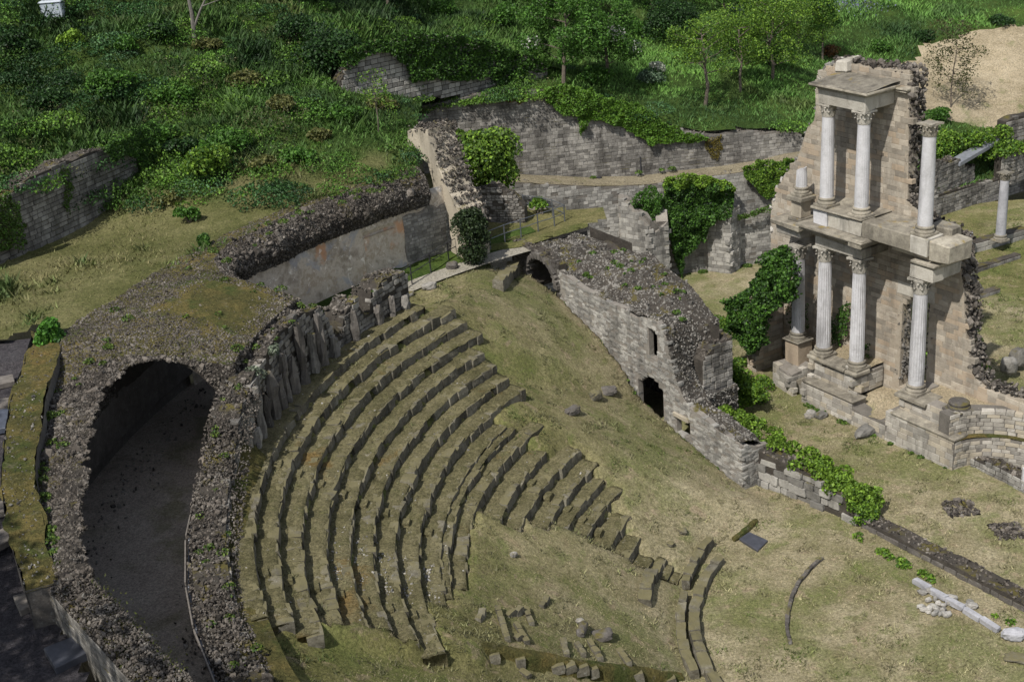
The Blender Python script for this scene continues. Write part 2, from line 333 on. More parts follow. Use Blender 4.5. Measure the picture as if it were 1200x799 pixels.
M['bluegrey'] = plain('blue_grey_slab', (.17, .18, .2), .6, var=.3, sc=3)
M['wood'] = plain('weathered_plank', (.14, .125, .11), .85, var=.4)
M['blue'] = plain('blue_grey_plate', (.06, .07, .095), .6, var=.4)
def plaster_mat():
    m, t, b = newmat('painted_plaster'); P = position(t)
    c = ramp(t, mth(t, 'ADD', mth(t, 'MULTIPLY', noise(t, P, .5, 5, .6, .6), .6), mth(t, 'MULTIPLY', noise(t, P, 3.5, 5, .7), .4)), [(.3, (.09, .078, .062)), (.43, (.19, .165, .135)), (.52, (.30, .27, .23)), (.6, (.21, .175, .135)), (.72, (.38, .34, .28))])
    c = mix(t, mth(t, 'MULTIPLY', smooth_step(t, noise(t, P, .45, 5, .65, .5), .56, .64), .6), c, (.17, .185, .22))      # blue-grey paint remains
    mp = N(t, 'ShaderNodeMapping'); mp.inputs['Location'].default_value = (3.1, 1.7, .4); t.links.new(P, mp.inputs['Vector'])
    c = mix(t, mth(t, 'MULTIPLY', smooth_step(t, noise(t, mp.outputs[0], .33, 4, .6, .3), .55, .62), .75), c, (.30, .15, .07)) # ochre remains
    c = mix(t, mth(t, 'MULTIPLY', smooth_step(t, noise(t, P, 1.6, 6, .75, 1.5), .58, .64), .7), c, (.48, .46, .43)); c = mix(t, 1.0, c, (1.9, 1.86, 1.8), 'MULTIPLY')
    t.links.new(c, b.inputs['Base Color']); b.inputs['Roughness'].default_value = .9; bump(t, b, noise(t, P, 4, 6, .7), .5, .06); return m
M['plaster'] = plaster_mat()

# ------------------------------------------------------------------ masonry
_bv = []
_rg = np.random.default_rng(3)
for _k in range(8):
    c = np.array([[-.5,-.5,-.5],[.5,-.5,-.5],[.5,.5,-.5],[-.5,.5,-.5],[-.5,-.5,.5],[.5,-.5,.5],[.5,.5,.5],[-.5,.5,.5]]) * _rg.uniform(.955, 1.01, (8, 3))
    V, Q, T = chamf(c, .04); _bv.append((V, Q, T))
_rv = []                                      # rougher, weathered blocks
for _k in range(10):
    bm = bmesh.new(); bmesh.ops.create_cube(bm, size=1.0); bmesh.ops.subdivide_edges(bm, edges=bm.edges[:], cuts=1, use_grid_fill=True); bm.verts.index_update()
    V = np.array([v.co[:] for v in bm.verts]); Q = np.array([[v.index for v in f.verts] for f in bm.faces]); bm.free()
    k = (np.abs(V) > .4).sum(1); V = V * np.where(k == 3, .94, np.where(k == 2, .985, 1.0))[:, None] + _rg.uniform(-.045, .045, V.shape); _rv.append((V, Q, np.zeros((0, 3), int)))
_bmesh = {}
def block_mesh(k, mat, name='stone', rough=False):
    key = (k, mat.name, name, rough); lib = _rv if rough else _bv
    if key not in _bmesh: _bmesh[key] = mesh_from(lib[k][0], [lib[k][1], lib[k][2]], mat, name=name)
    return _bmesh[key]
def put_block(name, c, dim, ang, mat, parent, rg, tilt=0.0, rough=False):
    o = bpy.data.objects.new(name, block_mesh(int(rg.integers(8)), mat, name, rough)); COL.objects.link(o); o.parent = parent
    o.location = np.array(c) - wloc(parent); o.scale = dim
    o.rotation_euler = (tilt * rg.normal(), tilt * rg.normal(), ang + tilt * rg.normal()); return o
def add_block(mb, c, dim, ang, rg, rough=False):
    V, Q, T = (_rv if rough else _bv)[int(rg.integers(8))]; W = V * np.array(dim); ca, sa = math.cos(ang), math.sin(ang)
    W = np.stack([W[:, 0] * ca - W[:, 1] * sa, W[:, 0] * sa + W[:, 1] * ca, W[:, 2]], 1) + np.array(c)
    mb.add(W, Q, T, rnd=float(rg.random()))
class Path:
    def __init__(s, pts, front):
        s.p = np.array(pts, float)[:, :2]; d = np.diff(s.p, axis=0); s.l = np.hypot(*d.T); s.c = np.concatenate([[0], np.cumsum(s.l)]); s.L = s.c[-1]; s.front = front
    def P(s, q):
        q = np.asarray(q, float); return np.stack([np.interp(q, s.c, s.p[:, 0]), np.interp(q, s.c, s.p[:, 1])], -1)
    def ang(s, q):
        e = .05; a, b = s.P(max(q - e, 0)), s.P(min(q + e, s.L)); return math.atan2(b[1] - a[1], b[0] - a[0])
    def nrm(s, q):
        a = s.ang(q); return np.array([math.sin(a), -math.cos(a)]) * s.front
def fn_of(z):
    if callable(z): return z
    if isinstance(z, (int, float)): return lambda q: z + 0 * np.asarray(q, float)
    z = np.array(z, float); return lambda q: np.interp(q, z[:, 0], z[:, 1])
def masonry(path, zb, zt, th, parent, mat, core, bl=(.4, .8), bh=(.22, .34), holes=(), ind=300, seed=1, rag=.12, proud=.05, cap=None, names=('wall_core', 'stone', 'small_stones'), gap=.025, ds=.3, skip=0.0, batter=0.0, rough=False):
    rg = np.random.default_rng(seed); zb, zt = fn_of(zb), fn_of(zt); n = max(2, int(path.L / ds)); S = np.linspace(0, path.L, n + 1)
    top = lambda q: zt(q) + rag * fbm(np.asarray(q) * 1.7, 0 * np.asarray(q) + seed, seed)
    mb = MB()
    for i in range(n):
        a, b = S[i], S[i + 1]; m = (a + b) / 2; iv = [[None, None]]; cuts = [h for h in holes if h[0] < m < h[1]]
        segs = [(None, None)]
        if cuts:
            cz = sorted((h[2], h[3](m) if callable(h[3]) else h[3]) for h in cuts); lo = None; segs = []
            for z0_, z1_ in cz: segs.append((lo, z0_)); lo = z1_
            segs.append((lo, None))
        for lo, hi in segs:
            z0a = float(zb(a)) if lo is None else lo; z0b = float(zb(b)) if lo is None else lo
            z1a = float(top(a)) if hi is None else hi; z1b = float(top(b)) if hi is None else hi
            if z1a - z0a < .05 or z1b - z0b < .05: continue
            pa, pb = path.P(a), path.P(b); na, nb = path.nrm(a), path.nrm(b)
            bot = np.array([[*pa, z0a], [*pb, z0b], [*(pb - nb * th), z0b], [*(pa - na * th), z0a]])
            tp = np.array([[*(pa - na * batter), z1a], [*(pb - nb * batter), z1b], [*(pb - nb * th), z1b], [*(pa - na * th), z1a]])
            mb.add(hexa(bot, tp), BOXF if path.front > 0 else BOXF[:, ::-1])
    o = mb.build(names[0], core, parent)
    B = []; zlo, zhi = float(zb(S).min()), float(top(S).max()); z = zlo
    while z < zhi:
        h = rg.uniform(*bh); s = -rg.random() * bl[1]
        while s < path.L:
            l = rg.uniform(*bl); c = s + l / 2; s0, s1 = max(s, 0), min(s + l, path.L); s += l
            if s1 - s0 < .12: continue
            c = (s0 + s1) / 2; l = s1 - s0
            if z + h * .5 < zb(c) or z + h * .75 > top(c) or rg.random() < skip: continue
            bad = False
            for hh in holes:
                hz1 = hh[3](min(max(c, hh[0]), hh[1])) if callable(hh[3]) else hh[3]
                if s1 > hh[0] + .05 and s0 < hh[1] - .05 and z + h > hh[2] + .04 and z < hz1 - .04: bad = True
            if bad: continue
            pr = proud * rg.random() + .006; k = (z + h / 2 - zb(c)) / max(.1, top(c) - zb(c)) * batter; p = path.P(c) + path.nrm(c) * (pr - .14 - k)
            B.append((l * h, (p[0], p[1], z + h / 2), (l - gap, .3, h - gap), path.ang(c)))
        z += h
    # the ones that show largest become objects of their own
    def vis(b):
        u, v = pix(b[1]); d = math.dist(b[1], (0, 0, CAM_H)); return (b[0] / d**2) * (1 if (-10 < u < 1210 and -10 < v < 810) else .001)
    B.sort(key=vis, reverse=True); mb = MB(); par = o if parent is not None and parent.parent is None and parent.type == 'MESH' else parent
    for j, b in enumerate(B):
        if j < ind: put_block(names[1], b[1], b[2], b[3], mat, par, rg, .02 if rough else .003, rough)
        else: add_block(mb, b[1], b[2], b[3], rg, rough)
    if mb.n: mb.build(names[2], mat, par, kind='stuff')
    if cap:
        size, den, cm = cap; k = int(path.L * th * den); q = rg.random(k) * path.L; t = rg.random(k) * th
        P = np.array([[*(path.P(a) - path.nrm(a) * (b + batter * (1 - b / th))), float(top(a)) + .02] for a, b in zip(q, t)])
        stones(P, rg.uniform(size * .5, size * 1.2, k), rg).build('rubble_cap', cm, par, kind='stuff')
    return o
def wall_thing(name, label, cat, pts, front, zb, zt, th, mat, core, group=None, **kw):
    p = Path(pts, front); c = p.P(p.L / 2); t = thing(name, label, cat, (c[0], c[1], float(fn_of(zb)(p.L / 2))), group)
    masonry(p, zb, zt, th, t, mat, core, **kw); return t, p
def prof(A, B, px):                          # top profile from picture points on the vertical plane through A, B
    A = np.array(A)[:2]; B = np.array(B)[:2]; t = (B - A) / np.linalg.norm(B - A); out = []
    for u, v in px:
        q = on_plane(u, v, A, B); out.append(((q[:2] - A) @ t, q[2]))
    return sorted(out)

# ------------------------------------------------------------------ the ground
def cone(R): return 4.27 + .599 * (R - 16.7)
ROWS = [(23.25,141.8,199.4,24.0),(22.6,138.8,199.5,23.25),(21.88,139.1,200,22.6),(21.17,138.7,198.1,21.88),(20.46,141.1,197.3,21.17),(19.77,141.3,197.3,20.46),
        (19.08,141.6,197.9,19.77),(18.35,141.1,199.3,19.08),(17.66,149.1,190,18.35),(17.4,148.2,188.3,17.66),(16.85,144,185.4,17.4),
        (16.0,148.4,167.3,16.85),(15.3,143.1,167.4,16.0),(14.5,142.7,163.6,15.3),(13.9,144.8,161,14.5),(13.25,143.7,160,13.9),(12.4,148.1,159.8,13.25),
        (11.69,151.3,158.6,12.4),(10.98,154.2,158.5,11.69),(10.62,152,158.1,10.98),(10.25,152.6,157.9,10.62),(9.92,152.8,157.4,10.25)]
def edge_ang(R): return np.interp(R, [9.9, 13.5, 17, 17.3, 23], [189.4, 194.3, 196.2, 198, 199])
def zwall(s): return np.interp(s, [-14, -12, -9, -5.9, -3.9, -2.8, -1.1, 0, 4.1, 7], [6.2, 5.6, 5.05, 3.95, 2.85, 1.75, 1.35, 1.0, .05, 0])
def sstep(x, a, b): t = np.clip((x - a) / (b - a), 0, 1); return t * t * (3 - 2 * t)
def ground_z(x, y, rows=True):
    R, a = to_po(x, y); s, m = to_sm(x, y)
    zc = np.maximum(0, np.minimum(cone(R), 8.15)) ; zc = np.where((R > 23.4) & (a < 150), np.maximum(6.95, 8.15 - (R - 23.4) * .75), zc)
    zw = zwall(s) + .45 * np.maximum(0, -8.8 - m)
    k = .5; h = np.clip(.5 + .5 * (zw - zc) / k, 0, 1); z = zw * (1 - h) + zc * h - k * h * (1 - h)
    z = np.where(m > -8.9, 0, np.maximum(z, 0)); z = np.where((s > 6) & (m > -9.5), 0, z)
    z = np.where((a > 225) | (a < 60), np.minimum(z, np.maximum(0, 8.15 - .25 * np.abs(a - 225))), z)
    z = z - .55 * sstep(a - edge_ang(R), -.2, 1.2) * (R > 9.6) * (a < 300) * sstep(z, 0, .8)
    z = z + .05 * fbm(x * .9, y * .9, 2) + .025 * fbm(x * 4, y * 4, 9, 3)
    if rows:
        for (r, a0, a1, rb) in ROWS:
            z = np.where((R > r - .02) & (R < rb + .02) & (a > a0) & (a < a1) , np.minimum(z, cone(r) - .25), z)
    return z
xs = np.arange(-11, 46, .25); ys = np.arange(20, 84, .25)
V, F = grid(lambda X, Y: np.stack([X, Y, ground_z(X, Y)], -1), xs, ys)
c = V[F].mean(1); R, a = to_po(c[:, 0], c[:, 1]); F = F[~((R > 24.3) & (a > 141.8) & (a < 260)) & ~((R > 27.5) & (a > 117) & (a < 150))]
R, a = to_po(V[:, 0], V[:, 1]); s_, m_ = to_sm(V[:, 0], V[:, 1])
mossy = sstep(R + 1.8 * fbm(V[:, 0] * .6, V[:, 1] * .6, 4), 8.5, 20) * sstep(-8.7 - m_, 0, 1) * sstep(a + 6 * fbm(V[:, 0] * .5, V[:, 1] * .5, 8), 108, 150)
mossy = np.maximum(mossy, .85 * sstep(V[:, 0] + .35 * (V[:, 1] - 70), 22, 27) * sstep(fbm(V[:, 0] * .3, V[:, 1] * .3, 61) + .45, 0, .5) * sstep(V[:, 1], 54, 60))
mk('ground', V, F, M['dry'], rnd=mossy, smooth=True, kind='structure')
g = mk('countryside', [[-3000, -3000, -3], [3000, -3000, -3], [3000, 3000, -3], [-3000, 3000, -3]], np.array([[0, 1, 2, 3]]), M["dry"], kind='structure')
# hillside: smooth surface through measured places (thin-plate), walls stand at its edges
HP = [(-17,46,11.5),(-16,55,11.5),(-21,50,11.5),(-15.5,57,11.6),(-24,42,11.4),(-17,40,11.2),(-13.5,51,11.6),(-8.7,58.7,11.9),(-3.5,65.5,12.1),(-6,62,12.0),(-19,60,11.9),
      (-14.5,61.5,13.6),(-11,63.5,13.8),(-7.5,66,13.2),(-14,66,14.4),(-8,71,13.9),(-13,75,16.0),(-16,85,18.4),(-6,78,14.5),(-5,90,15.3),(-7,100,18),(-25,75,19.2),(-28,90,22),
      (-3,75.5,11.7),(2,76.3,11.9),(2.5,81,12.1),(7,77,10.6),(12.6,78,8.9),(18,79,8.1),(6,95,11.6),(13,92,9.6),(9,105,12.3),(21.5,100,9.4),(25,83,7.0),(28.5,90,5.3),(34,93,4.8),(31.5,84.5,1.9),(36,88,2.0),(29,82.5,1.5),(36.5,87,1.3),(34,89.5,3.8),
      (40.6,100,7.9),(32,100,6.8),(36,95,5.6),(41,112,9.6),(25,115,11.2),(10,125,16),(-10,125,22),(50,130,12),(60,100,8),(-40,120,27),(30,150,17),(70,170,18),(-50,80,26),(-40,55,19),(-45,30,14),(-30,30,11)]
_P = np.array(HP); _n = len(_P)
def _tps(r2): return .5 * r2 * np.log(r2 + 1e-9)
_d2 = ((_P[:, None, :2] - _P[None, :, :2]) ** 2).sum(-1)
_A = np.zeros((_n + 3, _n + 3)); _A[:_n, :_n] = _tps(_d2) + 6.0 * np.eye(_n); _A[:_n, _n] = 1; _A[:_n, _n+1:] = _P[:, :2]; _A[_n:, :_n] = _A[:_n, _n:].T
_W = np.linalg.solve(_A, np.concatenate([_P[:, 2], [0, 0, 0]]))
LWA, LWB = np.array([-22.6, 50.0]), np.array([-17.3, 61.3])      # foot of the retaining wall on the left
UWL = np.array([(-6.5, 74.9), (-4.2, 75.4), (2.2, 76.15), (12.6, 77.3), (18.8, 78.1), (24, 79.6), (28.7, 81.9), (36.4, 86.5), (60, 101)])   # foot line of the slope behind the back walls
def hill_low(x, y):
    x = np.asarray(x, float); y = np.asarray(y, float); z = np.full(x.shape, _W[_n]) + _W[_n+1] * x + _W[_n+2] * y
    for i in range(_n): z = z + _W[i] * _tps((x - _P[i, 0]) ** 2 + (y - _P[i, 1]) ** 2)
    return z
def lw_side(x, y):                           # >0: uphill (left) of the retaining wall
    d = LWB - LWA; return ((x - LWA[0]) * -d[1] + (y - LWA[1]) * d[0]) / np.hypot(*d)
def hill_z(x, y, lump=1.0):
    z = hill_low(x, y); q = lw_side(x, y); tt = ((x - LWA[0]) * (LWB - LWA)[0] + (y - LWA[1]) * (LWB - LWA)[1]) / ((LWB - LWA) @ (LWB - LWA))
    up = sstep(q, .25, .8) * sstep(1.06 - tt, 0, .08); ztop = 14.4 + .30 * np.maximum(q, 0) + .25 * fbm(x * .5, y * .5, 3)
    z = np.where(up > 0, z * (1 - up) + np.maximum(z, ztop) * up, z)
    tw_ = .62 * sstep(z, 12.6, 13.8) * sstep(6 - x + .08 * (y - 75), 0, 8) * (.6 + .6 * vnoise(x * .12, y * .12, 21)).clip(0, 1); qz = (z + .5 * fbm(x * .16, y * .16, 22)) / 1.75; fr_ = qz - np.floor(qz)
    z = z + tw_ * 1.75 * (sstep(fr_, .5, .95) - fr_)
    flat = np.exp(-((z - 11.6) / .5) ** 2) * (y < 60)
    z = z + lump * (.6 * fbm(x * .2, y * .2, 6) + .3 * fbm(x * .7, y * .7, 7)) * (1 - .8 * flat)
    yl = np.interp(x, UWL[:, 0], UWL[:, 1]); cap = np.interp(x, [-4.4, 2.2, 7, 10, 12.6, 15, 18.6], [11.5, 11.8, 10.35, 9.2, 8.4, 8.4, 8.0]) - .12 + .42 * np.maximum(0, y - yl)
    return np.where((x > -4.4) & (x < 20) & (y > 74), np.minimum(z, cap), z)      # the slope meets the top of the back wall
def in_hill(x, y):
    R, a = to_po(x, y); yl = np.interp(x, UWL[:, 0], UWL[:, 1]); left = x < -4.0
    return np.where(left, (R > 30.35) & ((a > 116) | (y > 70)) & ~((x > -13) & (y < 36)), (y > yl - .15) ) & ~((R < 33.5) & (a > 167) & (a < 270)) & ~((x > -30) & (y < 44.3) & ((R < 36) | (y < 37.5)))
xs = np.arange(-64, 84, .55); ys = np.arange(26, 190, .55)
V, F = grid(lambda X, Y: np.stack([X, Y, hill_z(X, Y)], -1), xs, ys); c = V[F].mean(1); F = F[in_hill(c[:, 0], c[:, 1])]
us = np.unique(F); mp_ = np.full(len(V), -1); mp_[us] = np.arange(len(us))
def plat_f(x, y):
    n1 = fbm(x * .25, y * .25, 12); n2 = fbm(x * .9, y * .9, 13)
    f = sstep(59.3 + 2.2 * n1 + .8 * n2 + .25 * (x + 16) - y, -1.2, 1.2) * sstep(.4 - lw_side(x, y), -.3, .3) * sstep(-9.0 + 2.5 * n1 - x, -1.5, 1.5)
    R, a = to_po(x, y); f = np.maximum(f, sstep(32.6 + 1.3 * n2 - R, -.6, .8) * (a < 160) * .85)      # worn lip above the corridor
    return f * (1 - .85 * sstep(n1 + .5 * n2, .0, .4))
ho = mk('hillside', V[us], mp_[F], M['hill'], smooth=True, rnd=plat_f(V[us][:, 0], V[us][:, 1]), kind='structure')
ho.data.materials.append(M['bare'])
c = V[F].mean(1); n1 = fbm(c[:, 0] * .4, c[:, 1] * .4, 12)
BARE = [(1052,78),(1075,52),(1130,38),(1215,30),(1215,150),(1150,150),(1095,138),(1048,120)]
_d = c - np.array([0, 0, CAM_H]); _k = _d @ _ff; pu, pv = 600 + FPX * (_d @ _cx) / _k, 399.5 - FPX * (_d @ _cy) / _k
bare = in_poly(pu + 14 * n1, pv + 8 * n1, BARE)
ho.data.polygons.foreach_set('material_index', np.where(bare, 1, 0).astype(np.int32))
def on_hill(u, v):
    d = ray(u, v); ts = np.arange(40, 240, .25); P = d[None] * ts[:, None] + np.array([0, 0, CAM_H]); z = hill_z(P[:, 0], P[:, 1]); ok = (P[:, 2] < z) & in_hill(P[:, 0], P[:, 1])
    i = np.argmax(ok) if ok.any() else len(ts) - 1
    return np.array([P[i, 0], P[i, 1], z[i]])

# ------------------------------------------------------------------ rows of seats
_names = ['top', 'second', 'third', 'fourth', 'fifth', 'sixth', 'seventh', 'eighth', 'ninth', 'narrow tenth', 'eleventh', 'twelfth', 'thirteenth', 'fourteenth', 'fifteenth', 'sixteenth', 'seventeenth', 'eighteenth', 'nineteenth', 'twentieth', 'twenty-first', 'twenty-second']
rg = np.random.default_rng(21)
for i, (r, a0, a1, rb) in enumerate(ROWS):
    am = (a0 + a1) / 2; zt = float(cone(r)); L = PO(r, am, zt - .5)
    kind = 'long curved' if i < 11 else 'short'
    lab = 'long curved mossy stone seat row, %s from the grass strip under the ruined wall' % _names[i] if i < 11 else 'short mossy stone seat row beside the grass, %s row counted down from the ruined wall' % _names[i]
    t = thing('seat_row', lab, 'seat row', L, 'curved rows of seats')
    na = max(6, int(np.radians(a1 - a0) * r / .14)); A = np.linspace(a0, a1, na); rr = np.concatenate([[r + .035, r + .10, r + .2], np.linspace(r + .3, rb + .06, 4)])
    def tr(U, W, r=r, rb=rb, zt=zt):
        P = PO(W, U, zt); P[..., 2] += .05 * fbm(P[..., 0] * 1.1, P[..., 1] * 1.1, 31) + .06 * fbm(P[..., 0] * 4, P[..., 1] * 4, 32, 3) + .03 - .085 * np.exp(-((W - r) / .06) ** 2) + .03 * fbm(P[..., 0] * 11, P[..., 1] * 11, 33, 2) + .03 * (W - r) ; return P
    V, F = grid(tr, A, rr); V2 = V.copy(); V2[:, 2] -= .55
    nv = len(rr); side = []
    for e in (0, na - 1):
        for k in range(nv - 1): side.append([e * nv + k, e * nv + k + 1, e * nv + k + 1 + len(V), e * nv + k + len(V)])
    mk('tread', np.concatenate([V, V2]), [F, np.array(side)], M['tread'], t, smooth=True)
    a = a0
    while a < a1:
        ln = rg.uniform(.26, .75); da = math.degrees(ln / r)
        if a + da > a1 + .6: da = a1 - a; ln = math.radians(da) * r
        if ln < .2: break
        ac = a + da / 2; dp = rg.uniform(.3, .5); h = rg.uniform(.44, .54); off = rg.normal() * .035
        if rg.random() > .08:
            c = PO(r + dp / 2 + off, ac, zt - h / 2 + rg.normal() * .03 + .015); put_block('seat_stone', c, (ln + .015, dp, h), math.radians(ac) + math.pi / 2, M['seat'], t, rg, .065, True)
        a += da
    for st in ((175.9, 192.6) if i < 7 else (175.9, 192.4) if i < 8 else (159,) if i < 10 else (153 + .2 * i,) if 10 < i < 16 else ()):      # half-height steps of the radial stairs
        if a0 + 1 < st < a1 - 1:
            c = PO(r - .17, st, zt - .37); put_block('stair_step', c, (.46, .28, .24), math.radians(st) + math.pi / 2, M['tread'], t, rg, .04, True)
    # loose pebbles and lichen-white stones caught on the tread
    k = int((a1 - a0) * (.5 if i < 11 else .3)); q = PO(rg.uniform(r + .1, rb, k), rg.uniform(a0, a1, k), zt + .02)
    if 3 < i < 9:
        k2 = 70; q = np.concatenate([q, PO(rb - .1 - np.abs(rg.normal(0, .2, k2)).clip(0, .5), rg.uniform(181.5, 190.5, k2), zt + .03)])
    stones(q, rg.uniform(.04, .11, len(q)), rg, .5).build('pebbles', M['pale_rubble'], t, kind='stuff')

# ------------------------------------------------------------------ the covered corridor behind the seats
rgc = np.random.default_rng(77)
A = np.arange(143, 232, 1.0); Rr = np.arange(24.7, 30.3, .4)
V, F = grid(lambda U, W: PO(W, U, 6.85 + .04 * fbm(U * .5, W, 3)), A, Rr); mk('corridor_floor', V, F, M['floor'], smooth=True, kind='structure')
A = np.arange(116, 156, .8); Rr = np.array([28.5, 29.2, 30.2])
V, F = grid(lambda U, W: PO(W, U, 7.0 + .12 * (W - 28.5) + .04 * fbm(U * .9, W * 2, 3)), A, Rr); mk('grass_verge', V, F, M['hill'], smooth=True, kind='structure')
A = np.arange(118, 146, .8); Rr = np.array([27.35, 27.7, 28.1, 28.5])
V, F = grid(lambda U, W: PO(W, U, 7.03 + 0 * W), A, Rr); mk('gravel_path', V, F, M['path'], smooth=True, kind='structure')

def arc(R, a0, a1, st=1.5): return PO(R, np.linspace(a0, a1, max(3, int(abs(a1 - a0) / st))), 0)
# outer wall with the painted plaster
pw = thing('painted_wall', 'tall curved corridor wall with faded blue and ochre painted plaster under rubble', 'wall', PO(30, 131, 6.9))
A = np.arange(124.6, 158.5, .4); Zs = np.linspace(6.8, 10.6, 16)
def pf(U, W):
    rec = .16 * ((U > 131.6) & (U < 135.2) & (W < 9.35)); crumble = .10 * sstep(130.5 - U + 1.5 * fbm(U, W, 5), -1, 1)
    return PO(30.0 + rec + crumble + .05 * fbm(U * .9, W * 1.4, 4) + .02 * fbm(U * 4, W * 5, 5), U, W)
V, F = grid(pf, A, Zs); mk('painted_plaster', V, F, M['plaster'], pw)
p = Path(arc(30.04, 130.5, 124.6), 1)
masonry(p, 6.9, 9.7, .5, pw, M['mid_grey'], M['pale_mortar'], bl=(.2, .42), bh=(.13, .19), seed=4, names=('wall_core', 'stone', 'small_stones'), rag=.3, proud=.03)
V, F = grid(lambda U, W: np.where((W < .5)[..., None], PO(30.15, U, 6.9 + 2.3 * 1.0), PO(30.02, U, 9.28)), np.arange(131.4, 135.5, .4), np.array([0., 1.]))
mk('niche_head', V, F, M['plaster'], pw)
# broken vault: outer haunch all along, full vault in the middle
def moss_in(U): return np.interp(U, [166, 168.5, 174, 183, 188.5, 193, 198, 210], [31.9, 31.4, 30.4, 29.35, 29.0, 28.65, 28.35, 28.0])
def t_min(a):                                # 0 = inner foot, pi = outer foot
    t = .79 + .02 * np.sin(a * .5) + .05 * fbm(a * .35, a * 0, 8)
    fr = np.interp(a, [171.3, 171.6, 172.1, 172.8, 175, 179, 184, 190, 206], [0, .25, .45, .56, .6, .6, .54, .51, .52])      # ragged front edge of the vault
    bk = np.interp(a, [112, 150, 154.5, 157, 157.3], [9, .79, .66, .5, 0])
    return np.pi * np.where(a > 163, fr + (.05 * fbm(a * .9, 0 * a, 3) + .03 * fbm(a * 2.6, 0 * a, 5)) * (fr > .4), np.where(a < 160, np.minimum(t, bk), 0))
def intr(t): return 27.5 - 2.5 * np.cos(t), 9.0 + 2.32 * np.sin(t)
def extr_z(R): return 11.72 - .13 * np.maximum(0, 28.6 - R) ** 1.3
vb = thing('broken_vault', 'ruined rubble concrete vault over the corridor with a dark arched opening', 'ruin', PO(27.5, 168, 6.9))
A = np.arange(127.6, 200.6, .35); K = 15
def tcol(U, W): tm = t_min(U); tx = np.arccos(np.clip((27.5 - np.minimum(30.0, moss_in(U) - .05)) / 2.5, -1, 1)) * (1 - .13 * sstep(156 - U, -1, 1)); return tm + (tx - tm) * W
def vin(U, W):
    t = tcol(U, W); R, z = intr(t); n = .05 * fbm(U * 1.2, W * 6, 3) + .08 * fbm(U * .5, t * 2, 9); return PO(R + n, U, z + n)
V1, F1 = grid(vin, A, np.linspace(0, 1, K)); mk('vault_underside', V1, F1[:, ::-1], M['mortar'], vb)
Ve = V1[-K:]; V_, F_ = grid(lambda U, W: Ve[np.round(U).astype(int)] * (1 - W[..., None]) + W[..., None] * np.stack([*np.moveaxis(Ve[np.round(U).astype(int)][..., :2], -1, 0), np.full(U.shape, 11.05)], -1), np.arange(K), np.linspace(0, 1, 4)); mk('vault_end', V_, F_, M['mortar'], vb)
q, _ = sample(V_, F_, 700, rgc); stones(q, rgc.uniform(.05, .14, 700), rgc).build('rubble_end', M['rubble'], vb, kind='stuff')
def rout(U, R): k = sstep(U, 171, 178); return np.where(U < 157, .7, .95) * (1 - k) + (moss_in(U) - R) * k
def ztop_(U, R): return extr_z(R) - .55 * sstep(U, 169, 176)
def vbreak(U, W):                            # ragged face between the underside and the grassy top
    tm = t_min(U); R, z = intr(tm); R2 = np.where(tm < .35, R - .3 * W, R + W * rout(U, R)); zt = ztop_(U, R2); n = (.22 * fbm(U * .9, W * 2.5, 14) + .1 * fbm(U * 3, W * 6, 15)) * np.sin(np.pi * W.clip(.0, 1)) ** .5
    bulge = np.where(tm > .35, -.35 * np.sin(np.pi * W), 0)
    return PO(R2 + n + bulge, U, z + (zt - z) * W + n * .6)
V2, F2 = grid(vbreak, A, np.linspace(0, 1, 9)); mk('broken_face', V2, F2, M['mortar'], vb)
def vtop(U, W):
    tm = t_min(U); R, z = intr(tm); R2 = np.where(tm < .35, R - .3, R + rout(U, R)); Rw = R2 + (np.interp(U, [164, 171], [31.0, 0]) + np.interp(U, [164, 171], [0, 1]) * (moss_in(U) + .05) - R2) * W; return PO(Rw, U, ztop_(U, Rw) + .07 * fbm(U * 1.1, Rw * 1.4, 3) * (W > .01))
V3, F3 = grid(vtop, A, np.linspace(0, 1, 9)); o = mk('vault_top', V3, F3, M['moss'], vb, smooth=True)
# front edge ring of the arch: stones around the opening
ip, _ = sample(V2, F2, 30000, rgc)
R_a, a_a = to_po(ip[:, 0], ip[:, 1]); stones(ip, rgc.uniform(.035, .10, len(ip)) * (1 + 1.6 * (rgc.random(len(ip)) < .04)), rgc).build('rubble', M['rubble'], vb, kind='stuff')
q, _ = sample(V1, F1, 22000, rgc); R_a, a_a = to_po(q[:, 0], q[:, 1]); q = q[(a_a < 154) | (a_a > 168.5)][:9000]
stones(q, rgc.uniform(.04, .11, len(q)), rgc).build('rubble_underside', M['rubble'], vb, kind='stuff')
q, _ = sample(V3, F3, 24000, rgc); R_a, a_a = to_po(q[:, 0], q[:, 1]); keep = (a_a > 166.5 + 3.5 * fbm(q[:, 0] * .9, q[:, 1] * .9, 2) + 1.5 * rgc.normal(size=len(q))) | ((a_a < 158.5) & (rgc.random(len(q)) < .35)) | ((R_a < 25.3 + .5 * fbm(q[:, 0] * .8, q[:, 1] * .8, 6) + .3 * rgc.normal(size=len(q)))) | ((a_a > 158) & (R_a > 28.9 + .9 * fbm(q[:, 0] * .8, q[:, 1] * .8, 5) + .35 * rgc.normal(size=len(q))) & (rgc.random(len(q)) < .85)); q = q[keep]
stones(q, rgc.uniform(.035, .09, len(q)), rgc).build('rubble_top', M['rubble'], vb, kind='stuff')
# outer foot of the corridor wall inside the vault and beyond it
A = np.arange(158, 232, .5); V, F = grid(lambda U, W: PO(30 - .8 * np.clip((U - 190) / 40, 0, 1) + .06 * fbm(U * .9, W * 1.4, 4) + .25 * (W < 7.4), U, W), A, np.linspace(6.8, 9.1, 12))
mk('inner_plaster', V, F, M['dark'], vb)

